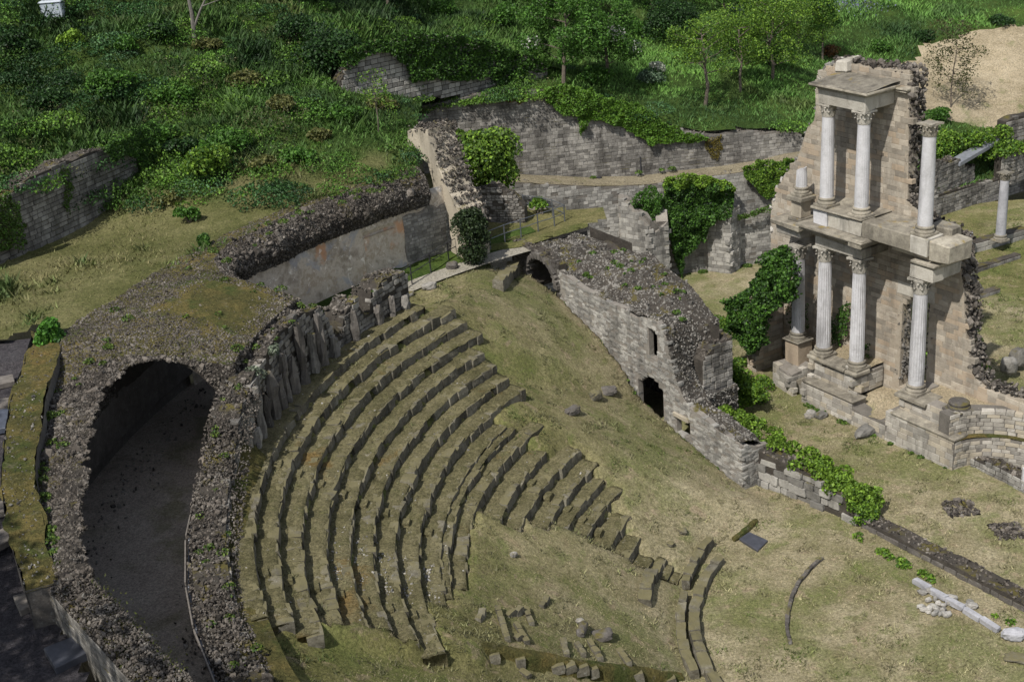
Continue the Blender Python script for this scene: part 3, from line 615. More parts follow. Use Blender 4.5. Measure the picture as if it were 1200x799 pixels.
# fallen stones and dirt along the foot of the corridor walls
k = 900; aa = rgc.uniform(144, 214, k); sd = rgc.random(k) < .5; rr = np.where(sd, 25.2 + np.abs(rgc.normal(0, .3, k)), np.interp(aa, [144, 185, 214], [29.8, 29.2, 28.0]) - np.abs(rgc.normal(0, .55, k))); q = PO(rr, aa, 6.9)
stones(q, rgc.uniform(.03, .13, k), rgc, .6).build('floor_rubble', M['grey_rubble'], vb, kind='stuff')
# inner ring wall between corridor and seats, with engaged half-pillars on the side of the seats
iw = thing('ring_wall', 'rough curved rubble wall with half pillars between dark corridor and top seat row', 'wall', PO(24.6, 176, 7.0))
def iw_top(a): return np.interp(a, [142, 143, 146.3, 146.6, 148.0, 148.3, 149.6, 150.2, 152.6, 153.2, 155, 156, 158, 163, 168, 172, 177, 181, 188, 200, 215], [9.6, 9.7, 9.8, 9.75, 9.7, 8.75, 8.8, 9.75, 9.6, 8.7, 8.7, 10.3, 10.7, 10.8, 10.6, 10.3, 9.7, 9.0, 8.6, 8.4, 8.3])
pa = arc(24.05, 215, 142, .4); P_ = Path(pa, 1); ang_of = lambda s: 215 - np.degrees(s / 24.05)
zt = lambda s: iw_top(ang_of(np.asarray(s)))
masonry(P_, 6.8, zt, 1.0, iw, M['grey'], M['mortar'], bl=(.25, .5), bh=(.16, .26), seed=8, rag=.35, proud=.06, skip=.12, cap=(.13, 70, M['rubble']), names=('wall_core', 'stone', 'small_stones'), ind=200, rough=True)
pk = np.random.default_rng(31)
a = 143.2; mbp = MB()
while a < 186:
    top = float(iw_top(a)) - pk.uniform(.0, 1.0) * (1 if pk.random() < .6 else 1.5); w = pk.uniform(.28, .44)
    if top > 8.5 and pk.random() > .1:
        c = PO(23.88, a, 0); dirr = np.radians(a); k = 9; V = []
        for j, z in enumerate(np.linspace(7.6, top, 6)):
            an = np.linspace(0, 2 * np.pi, k, endpoint=False); r = w * .5 * (1 + .2 * pk.normal(size=k)) * (1.1 if j < 1 else .95 + .12 * pk.normal()) * (.75 if j == 5 else 1)
            V.append(np.stack([c[0] + r * np.cos(an), c[1] + r * np.sin(an), np.full(k, z) + .06 * pk.normal(size=k)], 1))
        V = np.concatenate(V); F = np.array([[i * k + j, i * k + (j + 1) % k, (i + 1) * k + (j + 1) % k, (i + 1) * k + j] for i in range(5) for j in range(k)])
        V = np.concatenate([V, [[c[0], c[1], top + .05]]]); T = np.array([[5 * k + j, 5 * k + (j + 1) % k, len(V) - 1] for j in range(k)])
        mk('half_pillar', V, [F, T], M['grey'] if pk.random() < .4 else M['dark'], iw)
    a += pk.uniform(1.1, 2.3)
q = PO(rgc.uniform(23.6, 25.2, 5200), rgc.uniform(172, 212, 5200), 0); R_a, a_a = to_po(q[:, 0], q[:, 1]); q[:, 2] = iw_top(a_a) + .08 - .9 * np.maximum(0, np.abs(R_a - 24.6) - .45)
stones(q, rgc.uniform(.035, .11, len(q)), rgc).build('fallen_rubble', M['rubble'], iw, kind='stuff')
V, F = grid(lambda U, W: PO(23.3 + 1.0 * W, U, np.maximum(8.1 + .0 * U, 8.1 + .9 * W * (iw_top(U) - 8.2)) + .12 * fbm(U * .8, W * 3, 6)), np.arange(176, 214, .6), np.linspace(0, 1, 6)); mk('earth_bank', V, F, M['moss'], iw, smooth=True)
# weathered planks and cable along the inner edge of the corridor
t = thing('plank_edging', 'bluish weathered planks edging the dark corridor along the rubble wall', 'planks', PO(25.2, 196, 7.4))
for (a0, a1) in ((175, 181.5), (181.7, 188), (188.3, 194), (194.3, 199), (199.2, 206), (206.2, 213)):
    for dz in (0, .17):
        b0, b1 = PO(25.25 + dz * .4, a0 + dz, 8.15 + dz * .9 - .0 * a0), PO(25.25 + dz * .4, a1 - dz, 8.15 + dz * .9)
        n = (b1 - b0)[:2]; n = np.array([-n[1], n[0], 0]) / np.hypot(*n); h = np.array([0, 0, .15])
        V, Q, T = chamf(np.concatenate([[b0, b1, b1 + n * .05, b0 + n * .05], np.array([b0, b1, b1 + n * .05, b0 + n * .05]) + h]), .012); mk('plank', V, [Q, T], M['wood'] if dz else M['metal'], t)

# ------------------------------------------------------------------ terrace with the arch, and the wall beside the seats
def sm_path(pts): return [Fm(s, m, 0)[:2] for s, m in pts]
# ground slab of the terrace
tp = np.array([Fm(q, m, 7.06) for q, m in ((-12.35, -9.0), (-12.35, -4.6), (-17.5, -4.6), (-17.5, -9.0), (-15.2, -9.6))]); n = len(tp); V = np.concatenate([tp, tp - [0, 0, .3]])
mk('terrace_floor', V, [np.array([list(range(n))[::-1]])[:, ::-1], np.array([[i, i + n, (i + 1) % n + n, (i + 1) % n] for i in range(n)])], M['floor'], kind='structure')
tw = thing('arched_terrace_wall', 'low brick-lined arch opening in the wall under the grassy terrace edge', 'wall', Fm(-10.4, -9, 5))
def arch_top(c, r, zs): return lambda q: zs + np.sqrt(max(r * r - (q - c) ** 2, 0))
pth = Path(sm_path([(-13.0, -9.0), (-8.9, -9.0)]), 1)
masonry(pth, lambda q: np.interp(q, [0, 4], [5.4, 4.5]), [(0, 7.15), (2.6, 7.25), (4.1, 6.9)], .45, tw, M['dark'], M['mortar'], bl=(.2, .42), bh=(.14, .22), holes=[(1.35, 3.85, 3.5, arch_top(2.6, 1.24, 5.6))], seed=14, rag=.12, cap=(.13, 40, M['rubble']))
pth = Path(sm_path([(-12.55, -4.6), (-12.3, -9.0)][::-1]), 1)
masonry(pth, 4.5, 7.02, .8, tw, M['dark'], M['mortar'], bl=(.2, .45), bh=(.16, .24), seed=15, rag=.1)
for k in range(17):                          # voussoirs
    an = math.pi * (k + .5) / 17; c = Fm(-13 + 2.6 - 1.36 * math.cos(an), -9.05, 5.6 + 1.36 * math.sin(an))
    o = put_block('voussoir', c, (.34, .34, .2), TH, M['dark'], tw, rgc); o.rotation_euler = (0, math.pi / 2 - an if False else an - math.pi / 2 if False else 0, TH)
    o.matrix_basis = Matrix.Translation(o.location) @ Matrix.Rotation(TH, 4, 'Z') @ Matrix.Rotation(math.pi - an, 4, 'Y') @ Matrix.Diagonal((.34, .34, .22, 1))
# tunnel behind the arch: dark vaulted passage
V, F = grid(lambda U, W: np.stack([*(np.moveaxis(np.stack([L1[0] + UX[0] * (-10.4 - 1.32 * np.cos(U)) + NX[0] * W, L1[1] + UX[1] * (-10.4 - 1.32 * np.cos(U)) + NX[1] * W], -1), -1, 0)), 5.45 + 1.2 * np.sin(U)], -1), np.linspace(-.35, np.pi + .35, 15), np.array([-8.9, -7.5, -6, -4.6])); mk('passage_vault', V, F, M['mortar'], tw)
V, F = grid(lambda U, W: np.stack([L1[0] + UX[0] * U + NX[0] * W, L1[1] + UX[1] * U + NX[1] * W, 3.6 + 0 * U], -1), np.array([-12.2, -9]), np.array([-9.3, -4.6])); mk('passage_floor', V, F, M['floor'], tw)
mk('passage_end', [Fm(-12.2, -4.7, 3.5), Fm(-8.6, -4.7, 3.5), Fm(-8.6, -4.7, 7.0), Fm(-12.2, -4.7, 7.0)], np.array([[0, 1, 2, 3]]), M['mortar'], tw)
# mossy edge strip of the terrace
def medge(pts, name):
    pts = np.array(pts); d = np.concatenate([[0], np.cumsum(np.hypot(*np.diff(pts, axis=0).T))])
    def f(U, W):
        s = np.interp(U, d, pts[:, 0]); m = np.interp(U, d, pts[:, 1]); return np.moveaxis(np.array([L1[0] + UX[0] * (s + .75 * (W - .5)) + NX[0] * (m - .5 * (W - .5)), L1[1] + UX[1] * (s + .75 * (W - .5)) + NX[1] * (m - .5 * (W - .5)), 7.05 + .16 * np.sin(np.pi * W) + .06 * fbm(U * 3, W * 3, 3)]), 0, -1)
    V, F = grid(f, np.linspace(0, d[-1], 30), np.linspace(0, 1, 6)); mk(name, V, F, M['platform'], tw, smooth=True)
medge([(-13.4, -11.0), (-12.4, -9.0), (-12.5, -4.6)], 'mossy_edge')

pd = thing('rubble_side_wall', 'massive broken rubble wall running down beside the grass with slit window and arch', 'ruin', Fm(-3, -8, 1))
pth = Path(sm_path([(-9.0, -9.0), (4.15, -9.0), (4.2, -7.5)]), 1)
ztop = [(0, 6.6), (2, 6.25), (5.3, 6.05), (6.2, 5.9), (7.5, 6.3), (8.2, 5.7), (8.7, 4.0), (9.3, 3.0), (10.2, 2.6), (13.2, 2.15), (14.8, 1.7)]
# front face: light smooth masonry with window, arch and square niche
def gz_(q): return zwall(q - 9.0) - .4
masonry(pth, gz_, ztop, .28, pd, M['mid_grey'], M['pale_mortar'], bl=(.18, .4), bh=(.1, .18), seed=17, rag=.18, rough=True, holes=[(6.9, 7.65, 4.3, arch_top(7.28, .36, 5.35)), (6.1, 8.0, .8, arch_top(7.05, .97, 2.3)), (8.75, 9.75, 1.15, 1.95)], ind=260, proud=.02, gap=.0, skip=.25)
def pd_top(s, m):
    f = np.interp(s, [-12.2, -9.6, -9, -7, -3.7, -2.8, -1.5, -.8, -.3, .3, 1.2, 4.2], [7.05, 7.05, 6.6, 6.25, 6.05, 5.9, 6.3, 5.7, 4.0, 3.0, 2.6, 2.15]); r = np.interp(s, [-12.2, -9, -7.5, -5.5, -3.5, -1.6, -1.0, -.8, 4.2], [6.95, 6.9, 7.1, 7.2, 6.6, 5.7, 5.3, 2.6, 1.4])
    k = sstep(m, -8.9, -6.6); return f * (1 - k) + r * k + .3 * fbm(s * .7, m * .9, 4) + .15 * fbm(s * 2.2, m * 2.2, 5)
S_ = np.arange(-12.1, 4.25, .18); Ms = np.concatenate([np.arange(-8.98, -5.6, .17), [-5.6, -5.58]])
def back(s): return np.where(s > .3, -7.6, -5.6)
def pdf(U, W):
    mm = np.minimum(W, back(U)); z = pd_top(U, mm); z = np.where(W > -5.595, -.2, z); return np.stack([L1[0] + UX[0] * U + NX[0] * mm, L1[1] + UX[1] * U + NX[1] * mm, z], -1)
V, F = grid(pdf, S_, Ms); mk('rubble_core', V, F, M['mortar'], pd)
q, nn = sample(V, F, 16000, rgc); s_, m_ = to_sm(q[:, 0], q[:, 1]); stones(q, rgc.uniform(.05, .15, len(q)), rgc).build('rubble', M['grey_rubble'], pd, kind='stuff')
for e in ((-.95, 1),):                       # broken end with upright pier
    pp = Path(sm_path([(-.95, -8.0), (-.95, -5.6)]), -1 if False else 1)
pier = Path(sm_path([(-.2, -7.4), (-.1, -5.7)]), 1)
masonry(pier, 0, [(0, 4.1), (.8, 4.7), (1.7, 4.9)], .9, pd, M['grey'], M['mortar'], bl=(.25, .5), bh=(.16, .26), seed=19, rag=.25, cap=(.15, 40, M['rubble']), ind=60)
mk('arch_recess', [Fm(-4.2, -6.2, -.2), Fm(-.4, -6.2, -.2), Fm(-.4, -6.2, 5.4), Fm(-4.2, -6.2, 5.4)], np.array([[0, 1, 2, 3]]), M['mortar'], pd)
V, Q, T = chamf([Fm(-.3, -9.12, 1.95), Fm(.75, -9.12, 1.95), Fm(.75, -8.8, 1.95), Fm(-.3, -8.8, 1.95), Fm(-.3, -9.12, 2.15), Fm(.75, -9.12, 2.15), Fm(.75, -8.8, 2.15), Fm(-.3, -8.8, 2.15)], .02); mk('lintel', V, [Q, T], M['pod'], pd)

# low stage-front wall with the ivy hedge, then the kerb beyond it
pg = thing('low_stage_wall', 'low crumbling rubble wall of big boulders topped by a bright green ivy hedge', 'wall', Fm(6, -7.4, 0))
pth = Path(sm_path([(4.2, -8.1), (6, -7.75), (8.3, -7.45), (9.3, -7.35)]), 1)
masonry(pth, -.1, [(0, 1.6), (2, 1.45), (4, 1.15), (5.2, .9)], .9, pg, M['mid_grey'], M['mortar'], bl=(.3, .9), bh=(.25, .45), seed=23, rag=.25, proud=.16, skip=.2, rough=True, cap=(.2, 30, M['rubble']))
kb = thing('stage_kerb', 'long low mossy stone kerb with a green ditch running past the stage', 'kerb', Fm(14, -7.3, 0))
pth = Path(sm_path([(9.4, -7.35), (14, -7.25), (22, -7.1)]), 1)
masonry(pth, -.1, .34, .75, kb, M['dark'], M['mortar'], bl=(.3, .8), bh=(.3, .4), rough=True, seed=25, rag=.12, proud=.06, cap=(.13, 45, M['rubble']))
q, _ = sample(*grid(lambda U, W: np.stack([L1[0] + UX[0] * U + NX[0] * W, L1[1] + UX[1] * U + NX[1] * W, .36 + 0 * U], -1), np.linspace(9.4, 22, 30), np.array([-7.2, -6.6])), 900, rgc)

# ------------------------------------------------------------------ the ruined stage building
sb = thing('ruined_stage_building', 'tall two storey Roman stage ruin with white marble columns and sandy stone walls', 'ruin', Fm(3, 0, 0))
rgs = np.random.default_rng(101)
def fbox(name, s0, s1, m0, m1, z0, z1, mat, parent, c=.03, j=.012):
    p = np.array([Fm(s0, m0, z0), Fm(s1, m0, z0), Fm(s1, m1, z0), Fm(s0, m1, z0), Fm(s0, m0, z1), Fm(s1, m0, z1), Fm(s1, m1, z1), Fm(s0, m1, z1)]) + rgs.normal(size=(8, 3)) * j
    V, Q, T = chamf(p, c); return mk(name, V, [Q, T], mat, parent)
def moulding(name, s0, s1, m0, m1, z, steps, mat, parent):           # stacked courses (height, projection); projects on -s, +s and front
    mb = MB()
    for h, pr in steps:
        p = np.array([Fm(s0 - pr, m0 - pr, z), Fm(s1 + pr, m0 - pr, z), Fm(s1 + pr, m1, z), Fm(s0 - pr, m1, z), Fm(s0 - pr, m0 - pr, z + h - .004), Fm(s1 + pr, m0 - pr, z + h - .004), Fm(s1 + pr, m1, z + h - .004), Fm(s0 - pr, m1, z + h - .004)]) + rgs.normal(size=(8, 3)) * .012
        V, Q, T = chamf(p, min(.03, h * .2)); mb.add(V, Q, T); z += h
    return mb.build(name, mat, parent)
MW = 1.5
# back wall, with its door opening; course stones are pieces of it
LEFT = [(-5.2, 7.2), (-4.8, 9.2), (-4.4, 9.8), (-3.4, 11.0), (-2.8, 12.6), (-2.3, 13.1), (-2.0, 15.4), (-1.2, 15.9), (3.2, 16.1), (3.22, 12.4), (3.35, 10.4), (4.4, 9.6), (6.15, 9.3), (6.35, 8.3), (6.75, 6.6), (6.9, 5.2), (7.3, 3.7), (7.9, 2.9), (9.2, 2.9), (12.2, 3.3)]
wp = Path(sm_path([(-5.2, MW), (12.2, MW)]), 1)
bw = MB(); 
def door_top(q): return 5.95 if q - 5.2 > 3.7 else 5.5
masonry(wp, -.1, [(s + 5.2, z) for s, z in LEFT], .6, sb, M['sand'], M['sandcore'], bl=(.35, .75), bh=(.2, .28), holes=[(5.2 + 3.3, 5.2 + 4.95, 1.3, door_top)], ind=300, seed=41, rag=.12, proud=.012, gap=.004, names=('back_wall', 'stone', 'small_stones'), ds=.22)
# broken edges of the wall: rubble fill showing
def edge_rub(name, pts, wid, den, mat, size=(.1, .26)):
    pts = np.array(pts, float); mbq = []
    for (s0, z0), (s1, z1) in zip(pts[:-1], pts[1:]):
        k = max(2, int(math.hypot(s1 - s0, z1 - z0) * den)); tt = rgs.random(k); mbq.append(np.stack([s0 + (s1 - s0) * tt + rgs.normal(size=k) * .09, MW + rgs.uniform(.06, wid, k), z0 + (z1 - z0) * tt + rgs.normal(size=k) * .06], 1))
    q = np.concatenate(mbq); q = np.array([Fm(*r) for r in q]); stones(q, rgs.uniform(*size, len(q)), rgs, .8).build(name, mat, sb, kind='stuff')
edge_rub('broken_edge', [(-5.2, 0), (-5.2, 7.2), (-4.8, 9.2), (-4.4, 9.8), (-3.4, 11.0), (-2.8, 12.6), (-2.3, 13.1), (-2.02, 15.4), (-1.2, 15.9)], .85, 75, M['pale_rubble'])
edge_rub('broken_edge', [(3.26, 16.1), (3.26, 12.4), (3.4, 10.4), (4.4, 9.65), (6.2, 9.35), (6.4, 8.3), (6.8, 6.6), (6.95, 5.2), (7.35, 3.7), (7.95, 3.0)], .95, 95, M['rubble'])
edge_rub('door_jamb', [(3.3, 1.6), (3.26, 5.4)], .55, 90, M['grey_rubble'], (.1, .22)); edge_rub('door_jamb', [(4.98, 1.6), (5.0, 5.8)], .55, 60, M['rubble'], (.1, .22))
edge_rub('broken_edge', [(8.0, 2.95), (12, 3.35)], .9, 60, M['rubble']); edge_rub('wall_crest', [(-1.2, 16.0), (3.2, 16.15)], .85, 60, M['rubble'])
fbox('door_lintel', 3.05, 5.2, MW - .035, MW + .6, 5.95, 6.55, M['beam'], sb)
# masonry under the columns: low plinth, pedestals, ledges
def smw(name, pts, z0, z1, th, seed, mat='pod', **kw):
    k = dict(bl=(.35, .75), bh=(.22, .32), ind=120, rag=.03, proud=.02, gap=.01); k.update(kw)
    return masonry(Path(sm_path(pts), 1), z0, z1, th, sb, M[mat], M['pale_mortar'], seed=seed, names=(name, 'stone', 'small_stones'), **k)
smw('plinth', [(-.25, 1.4), (-.25, -1.05), (2.9, -1.05)], -.1, 1.08, .9, 51)
smw('plinth', [(2.9, -1.05), (4.9, -1.05)], -.1, [(0, .9), (.6, .65), (2, .75)], .8, 52, rag=.15)
smw('plinth', [(4.9, -1.05), (8.7, -1.05)], -.1, 1.42, .9, 53)
fbox('plinth_ledge', -.3, 3.0, -1.1, -.2, 1.085, 1.19, M['slab'], sb); fbox('plinth_ledge', 5.2, 8.76, -1.12, -.35, 1.425, 1.54, M['slab'], sb)
smw('pedestal', [(-.35, 1.4), (-.35, -.45), (2.5, -.45), (2.5, 1.4)], 1.1, 2.1, .6, 54, bl=(.4, .8))
V, F = grid(lambda U, W: np.moveaxis(np.stack([L1[0] + UX[0] * U + NX[0] * W, L1[1] + UX[1] * U + NX[1] * W, 2.26 + .05 * fbm(U * 2, W * 2, 3)]), 0, -1), np.linspace(-.3, 2.45, 12), np.linspace(-.4, 1.5, 9)); mk('pedestal_earth', V, F, M['bare'], sb, smooth=True)
for a, b in ((-.5, .75), (.77, 1.9), (1.92, 2.66)): fbox('ledge_slab', a, b, -.62, .35, 2.12 + rgs.normal() * .012, 2.3, M['slab'], sb)
smw('pedestal', [(5.25, 1.3), (5.25, -.5), (8.45, -.5)], 1.4, 2.3, .6, 56)
fbox('ledge_slab', 5.0, 6.75, -.7, .5, 2.12, 2.31, M['slab'], sb)
V, F = grid(lambda U, W: np.moveaxis(np.stack([L1[0] + UX[0] * U + NX[0] * W, L1[1] + UX[1] * U + NX[1] * W, np.interp(U, [2.5, 3.2, 5.0, 5.4, 13], [1.0, 1.05, 1.3, 2.25, 2.3]) - np.where(U < 5.3, .45, .0) * sstep(-W, -.9, .9) + .06 * fbm(U * 1.5, W * 1.5, 7)]), 0, -1), np.linspace(2.4, 12.5, 44), np.linspace(-.92, 3.2, 20))
c = V[F].mean(1); s_, m_ = to_sm(c[:, 0], c[:, 1]); F = F[~((s_ > 8.3) & (m_ < 1.45 + 0 * s_) & (np.hypot(s_ - 11.5, m_ + 1.2) < 3.3)) & (m_ > np.where(s_ < 5.2, -.95, -.4))]; mk('ledge_earth', V, F, M['bare'], sb, smooth=True)
# curved niche (two tiers)
ex = lambda r, a0, a1: [(11.75 - r * math.cos(R_(a)), -1.0 + r * math.sin(R_(a)) * .78) for a in np.linspace(a0, a1, 16)]
def niche(name, pts, z0, z1, th, seed): return masonry(Path(sm_path(pts), 1), z0, z1, th, sb, M['pod'], M['pale_mortar'], bl=(.3, .6), bh=(.15, .21), seed=seed, names=(name, 'stone', 'small_stones'), ind=150, rag=.04, proud=.03, gap=.02)
niche('niche_wall', ex(3.05, 0, 125), -.1, 1.32, .8, 61); niche('niche_wall', ex(3.4, 0, 125), 1.35, 2.45, .6, 62)
V, F = grid(lambda U, W: np.moveaxis(np.stack([L1[0] + UX[0] * (11.75 - W * np.cos(U)) + NX[0] * (-1.0 + .78 * W * np.sin(U)), L1[1] + UX[1] * (11.75 - W * np.cos(U)) + NX[1] * (-1.0 + .78 * W * np.sin(U)), 1.38 + .05 * fbm(U * 4, W * 3, 2)]), 0, -1), np.linspace(0, 2.2, 30), np.array([3.0, 3.2, 3.45])); mk('mossy_step', V, F, M['moss'], sb, smooth=True)
# columns --------------------------------------------------------------------------------
def shaft(r0, r1, h, k=20, fl=.045):
    rows = 10; V = []; n = k * 4; an = np.arange(n) * 2 * np.pi / n
    for i in range(rows + 1):
        t = i / rows; r = r0 + (r1 - r0) * t ** 1.6; f = 1 - fl * np.abs(np.sin(an * k / 2)) ** .6 * (0 if i in (0, rows) else 1); V.append(np.stack([r * f * np.cos(an), r * f * np.sin(an), np.full(n, h * t)], 1))
    V = np.concatenate(V); F = np.array([[i * n + j, i * n + (j + 1) % n, (i + 1) * n + (j + 1) % n, (i + 1) * n + j] for i in range(rows) for j in range(n)]); return V, F
def capital_mb(r, h):
    mb = MB(); V, F = lathe([(r * .95, 0), (r * 1.08, .03), (r * 1.0, .06), (r * 1.02, h * .5), (r * 1.25, h * .82), (r * 1.3, h * .86), (0.01, h * .86)], 20); mb.add(V, F)
    for tier, (zb, hh, k, off, out) in enumerate(((.05, h * .42, 8, 0, .36), (.1, h * .66, 8, .5, .42), (h * .45, h * .42, 4, .5, .75))):
        for j in range(k):
            a = (j + off) * 2 * math.pi / k + math.pi / 4 * (0 if k == 8 else 0); d = np.array([math.cos(a), math.sin(a), 0]); s = np.array([-d[1], d[0], 0]); w = r * (.36 if k == 8 else .2)
            pr = [(1.03, 0, 1.0), (1.1, .5, 1.1), (1.2, .85, .9), (1.2 + out * .6, 1.0, .55), (1.15 + out, .86, .25)]
            L_ = []
            for rr, zz, ww in pr: L_ += [d * r * rr - s * w * ww + [0, 0, zb + hh * zz], d * r * (rr + .07) + [0, 0, zb + hh * zz], d * r * rr + s * w * ww + [0, 0, zb + hh * zz]]
            mb.add(L_, np.array([[i * 3 + q, i * 3 + q + 1, i * 3 + q + 4, i * 3 + q + 3] for i in range(4) for q in (0, 1)]))
    ab = []; e = r * 1.42
    for z in (h * .86, h):
        for cxx, cyy in ((-1, -1), (0, -.78), (1, -1), (.78, 0), (1, 1), (0, .78), (-1, 1), (-.78, 0)): ab.append([cxx * e, cyy * e, z])
    ab.append([0, 0, h]); mb.add(ab, np.array([[i, (i + 1) % 8, (i + 1) % 8 + 8, i + 8] for i in range(8)]), np.array([[i + 8, (i + 1) % 8 + 8, 16] for i in range(8)])); return mb
def base_mb(r):
    mb = MB(); V, F = lathe([(r * 1.32, .12), (r * 1.36, .19), (r * 1.3, .24), (r * 1.14, .26), (r * 1.12, .31), (r * 1.22, .33), (r * 1.24, .38), (r * 1.16, .42), (r * 1.0, .43), (.01, .43)], 24); mb.add(V, F)
    e = r * 1.36; V, Q, T = chamf([[-e, -e, 0], [e, -e, 0], [e, e, 0], [-e, e, 0], [-e, -e, .12], [e, -e, .12], [e, e, .12], [-e, e, .12]], .015); mb.add(V, Q, T); return mb
def rotz(V, a): V = np.asarray(V); c, s = math.cos(a), math.sin(a); return np.stack([V[:, 0] * c - V[:, 1] * s, V[:, 0] * s + V[:, 1] * c, V[:, 2]], 1)
def column(s, m, z0, ztop, r, hcap, parent, mat='marble', cap=True, cmat='beam', base=True, bmat='slab', flute=.06, broken=False):
    P = Fm(s, m, z0); hb = .43 if base else 0; hs = ztop - z0 - hb - (hcap if cap else 0); V, F = shaft(r, r * .86, hs, fl=flute)
    if broken: V[V[:, 2] > hs - .01, 2] += .1 * np.sin(V[V[:, 2] > hs - .01, 0] * 9)
    V = rotz(V, TH) + P + [0, 0, hb]; nV = len(V); nn = 80; V = np.concatenate([V, [V[-nn:].mean(0)]]); T = np.array([[nV - nn + j, nV - nn + (j + 1) % nn, nV] for j in range(nn)])
    o = mk('column', V, [F, T], M[mat], parent, smooth=False)
    if base: b = base_mb(r); b.V = [rotz(v, TH) + P for v in b.V]; b.build('column_base', M[bmat], o)
    if cap: c = capital_mb(r * .86, hcap); c.V = [rotz(v, TH) + P + [0, 0, hb + hs] for v in c.V]; c.build('capital', M[cmat], o)
    return o
for s in (0.0, 2.12): column(s, 0, 2.31, 7.82, .345, .74, sb)
column(5.63, 0, 2.32, 7.8, .345, .74, sb)
for s in (0.0, 2.1): column(s, 0, 9.78, 14.55, .315, .62, sb, flute=.02)
oc = column(5.66, 0, 9.76, 14.6, .315, .58, sb, mat='marble', flute=.0, cmat='slab')
fbox('column_foot_patch', 1.86, 2.06, -.47, -.33, 2.31, 2.5, M['beam'], sb, .04)
column(-2.05, .35, 2.35, 7.3, .33, .7, sb, flute=.06)
# entablature above the lower pair
fbox('architrave', -.36, 2.48, -.34, .34, 7.83, 8.32, M['beam'], sb); fbox('architrave', 1.8, 2.44, .345, 1.5, 7.85, 8.3, M['slab'], sb); fbox('architrave', -.36, .3, .345, 1.5, 7.85, 8.3, M['slab'], sb)
moulding('cornice', -.36, 2.46, -.36, 1.5, 8.325, [(.1, .02), (.1, .14), (.13, .26), (.16, .5), (.12, .62)], M['slab'], sb)
fbox('cornice_block', 2.2, 3.0, -.9, -.3, 8.62, 8.95, M['slab'], sb, .06, .05)
fbox('upper_pedestal', -.42, 0.42, -.42, 1.5, 8.945, 9.62, M['marble'], sb); fbox('upper_pedestal', .44, 1.75, -.36, 1.5, 8.945, 9.62, M['beam'], sb); fbox('upper_pedestal', 1.77, 2.5, -.42, .6, 8.945, 9.62, M['beam'], sb)
moulding('upper_pedestal_cap', -.42, 2.46, -.42, 1.5, 9.63, [(.05, .02), (.09, .1)], M['slab'], sb)
# concrete-grey balcony beam between second and third column, and the block above the third
fbox('balcony_beam', 2.53, 5.24, -.40, .35, 8.93, 9.72, M['slab'], sb, .04, .02); fbox('balcony_slab', 2.53, 5.9, .36, 1.5, 9.0, 9.66, M['slab'], sb)
fbox('lower_beam', 4.0, 6.6, -.1, .5, 8.66, 8.92, M['pod'], sb, .03, .02)
fbox('upper_pedestal', 5.26, 6.2, -.44, .6, 8.94, 9.76, M['beam'], sb); fbox('pedestal_block', 6.22, 7.2, -.3, 1.2, 8.8, 9.7, M['slab'], sb, .06, .04); fbox('pedestal_block', 5.3, 6.5, .62, 1.5, 9.2, 10.0, M['slab'], sb, .06, .05)
fbox('architrave', 5.28, 6.5, -.36, .34, 7.82, 8.42, M['beam'], sb); fbox('architrave', 5.9, 6.5, .345, 1.5, 7.85, 8.4, M['beam'], sb)
moulding('cornice', 5.5, 6.5, -.3, 1.5, 8.425, [(.12, .06), (.12, .16)], M['slab'], sb)
fbox('bracket', 4.75, 5.25, 1.1, 1.5, 8.3, 8.42, M['beam'], sb)
# upper entablature and roof
fbox('architrave', -.32, 2.44, -.34, .34, 14.56, 15.18, M['beam'], sb); fbox('architrave', 1.78, 2.42, .345, 1.5, 14.58, 15.17, M['beam'], sb); fbox('architrave', -.3, .32, .345, 1.5, 14.58, 15.17, M['beam'], sb)
moulding('cornice', -.32, 2.44, -.34, 1.52, 15.185, [(.07, .04), (.09, .16), (.11, .3)], M['slab'], sb)
V, F = grid(lambda U, W: np.moveaxis(np.stack([L1[0] + UX[0] * U + NX[0] * W, L1[1] + UX[1] * U + NX[1] * W, 15.47 + .16 * sstep(W, -.7, 1.4) + .05 * fbm(U * 3, W * 3, 3)]), 0, -1), np.linspace(-.6, 2.72, 16), np.linspace(-.62, 1.5, 12)); mk('roof_slab', V, F, M['slab'], sb)
moulding('cornice', 2.5, 3.2, 1.3, 1.52, 15.19, [(.09, .05), (.12, .1)], M['slab'], sb)
fbox('roof_block', -.75, -.15, 1.1, 2.2, 15.6, 16.2, M['beam'], sb, .08, .06)
# left bay: entablature stub, small pedestal with a column stump, stone strip and stub wall
fbox('cornice', -3.4, -1.45, -.35, 1.5, 8.2, 8.48, M['slab'], sb, .05, .03); fbox('cornice_block', -3.2, -1.6, -.1, 1.5, 7.75, 8.19, M['pod'], sb, .05, .03)
fbox('upper_pedestal', -2.55, -1.7, .05, .95, 8.5, 8.68, M['slab'], sb); fbox('upper_pedestal', -2.45, -1.8, .15, .85, 8.68, 9.5, M['pod'], sb); fbox('upper_pedestal_cap', -2.62, -1.62, 0, 1.0, 9.5, 9.72, M['slab'], sb)
column(-2.1, .5, 9.72, 11.0, .27, .5, sb, cap=False, broken=True, flute=.05)
fbox('bay_pedestal', -2.5, -1.6, -.1, .9, 1.1, 2.32, M['sand'], sb); fbox('ledge_slab', -2.6, -1.5, -.2, .9, 2.325, 2.42, M['slab'], sb)
smw('stub_wall', [(-2.7, -.7), (-1.2, -.95), (-1.1, .4)], -.1, [(0, 1.25), (1.5, 1.0), (2.6, 1.2)], .7, 71, rag=.2)
smw('bay_wall', [(-4.9, 1.0), (-4.9, -.3), (-4.2, -.35), (-4.2, 1.4)], -.1, [(0, 5.8), (1.3, 4.2), (2, 2.6), (3.5, 3.8)], .6, 72, 'sand', rag=.5)
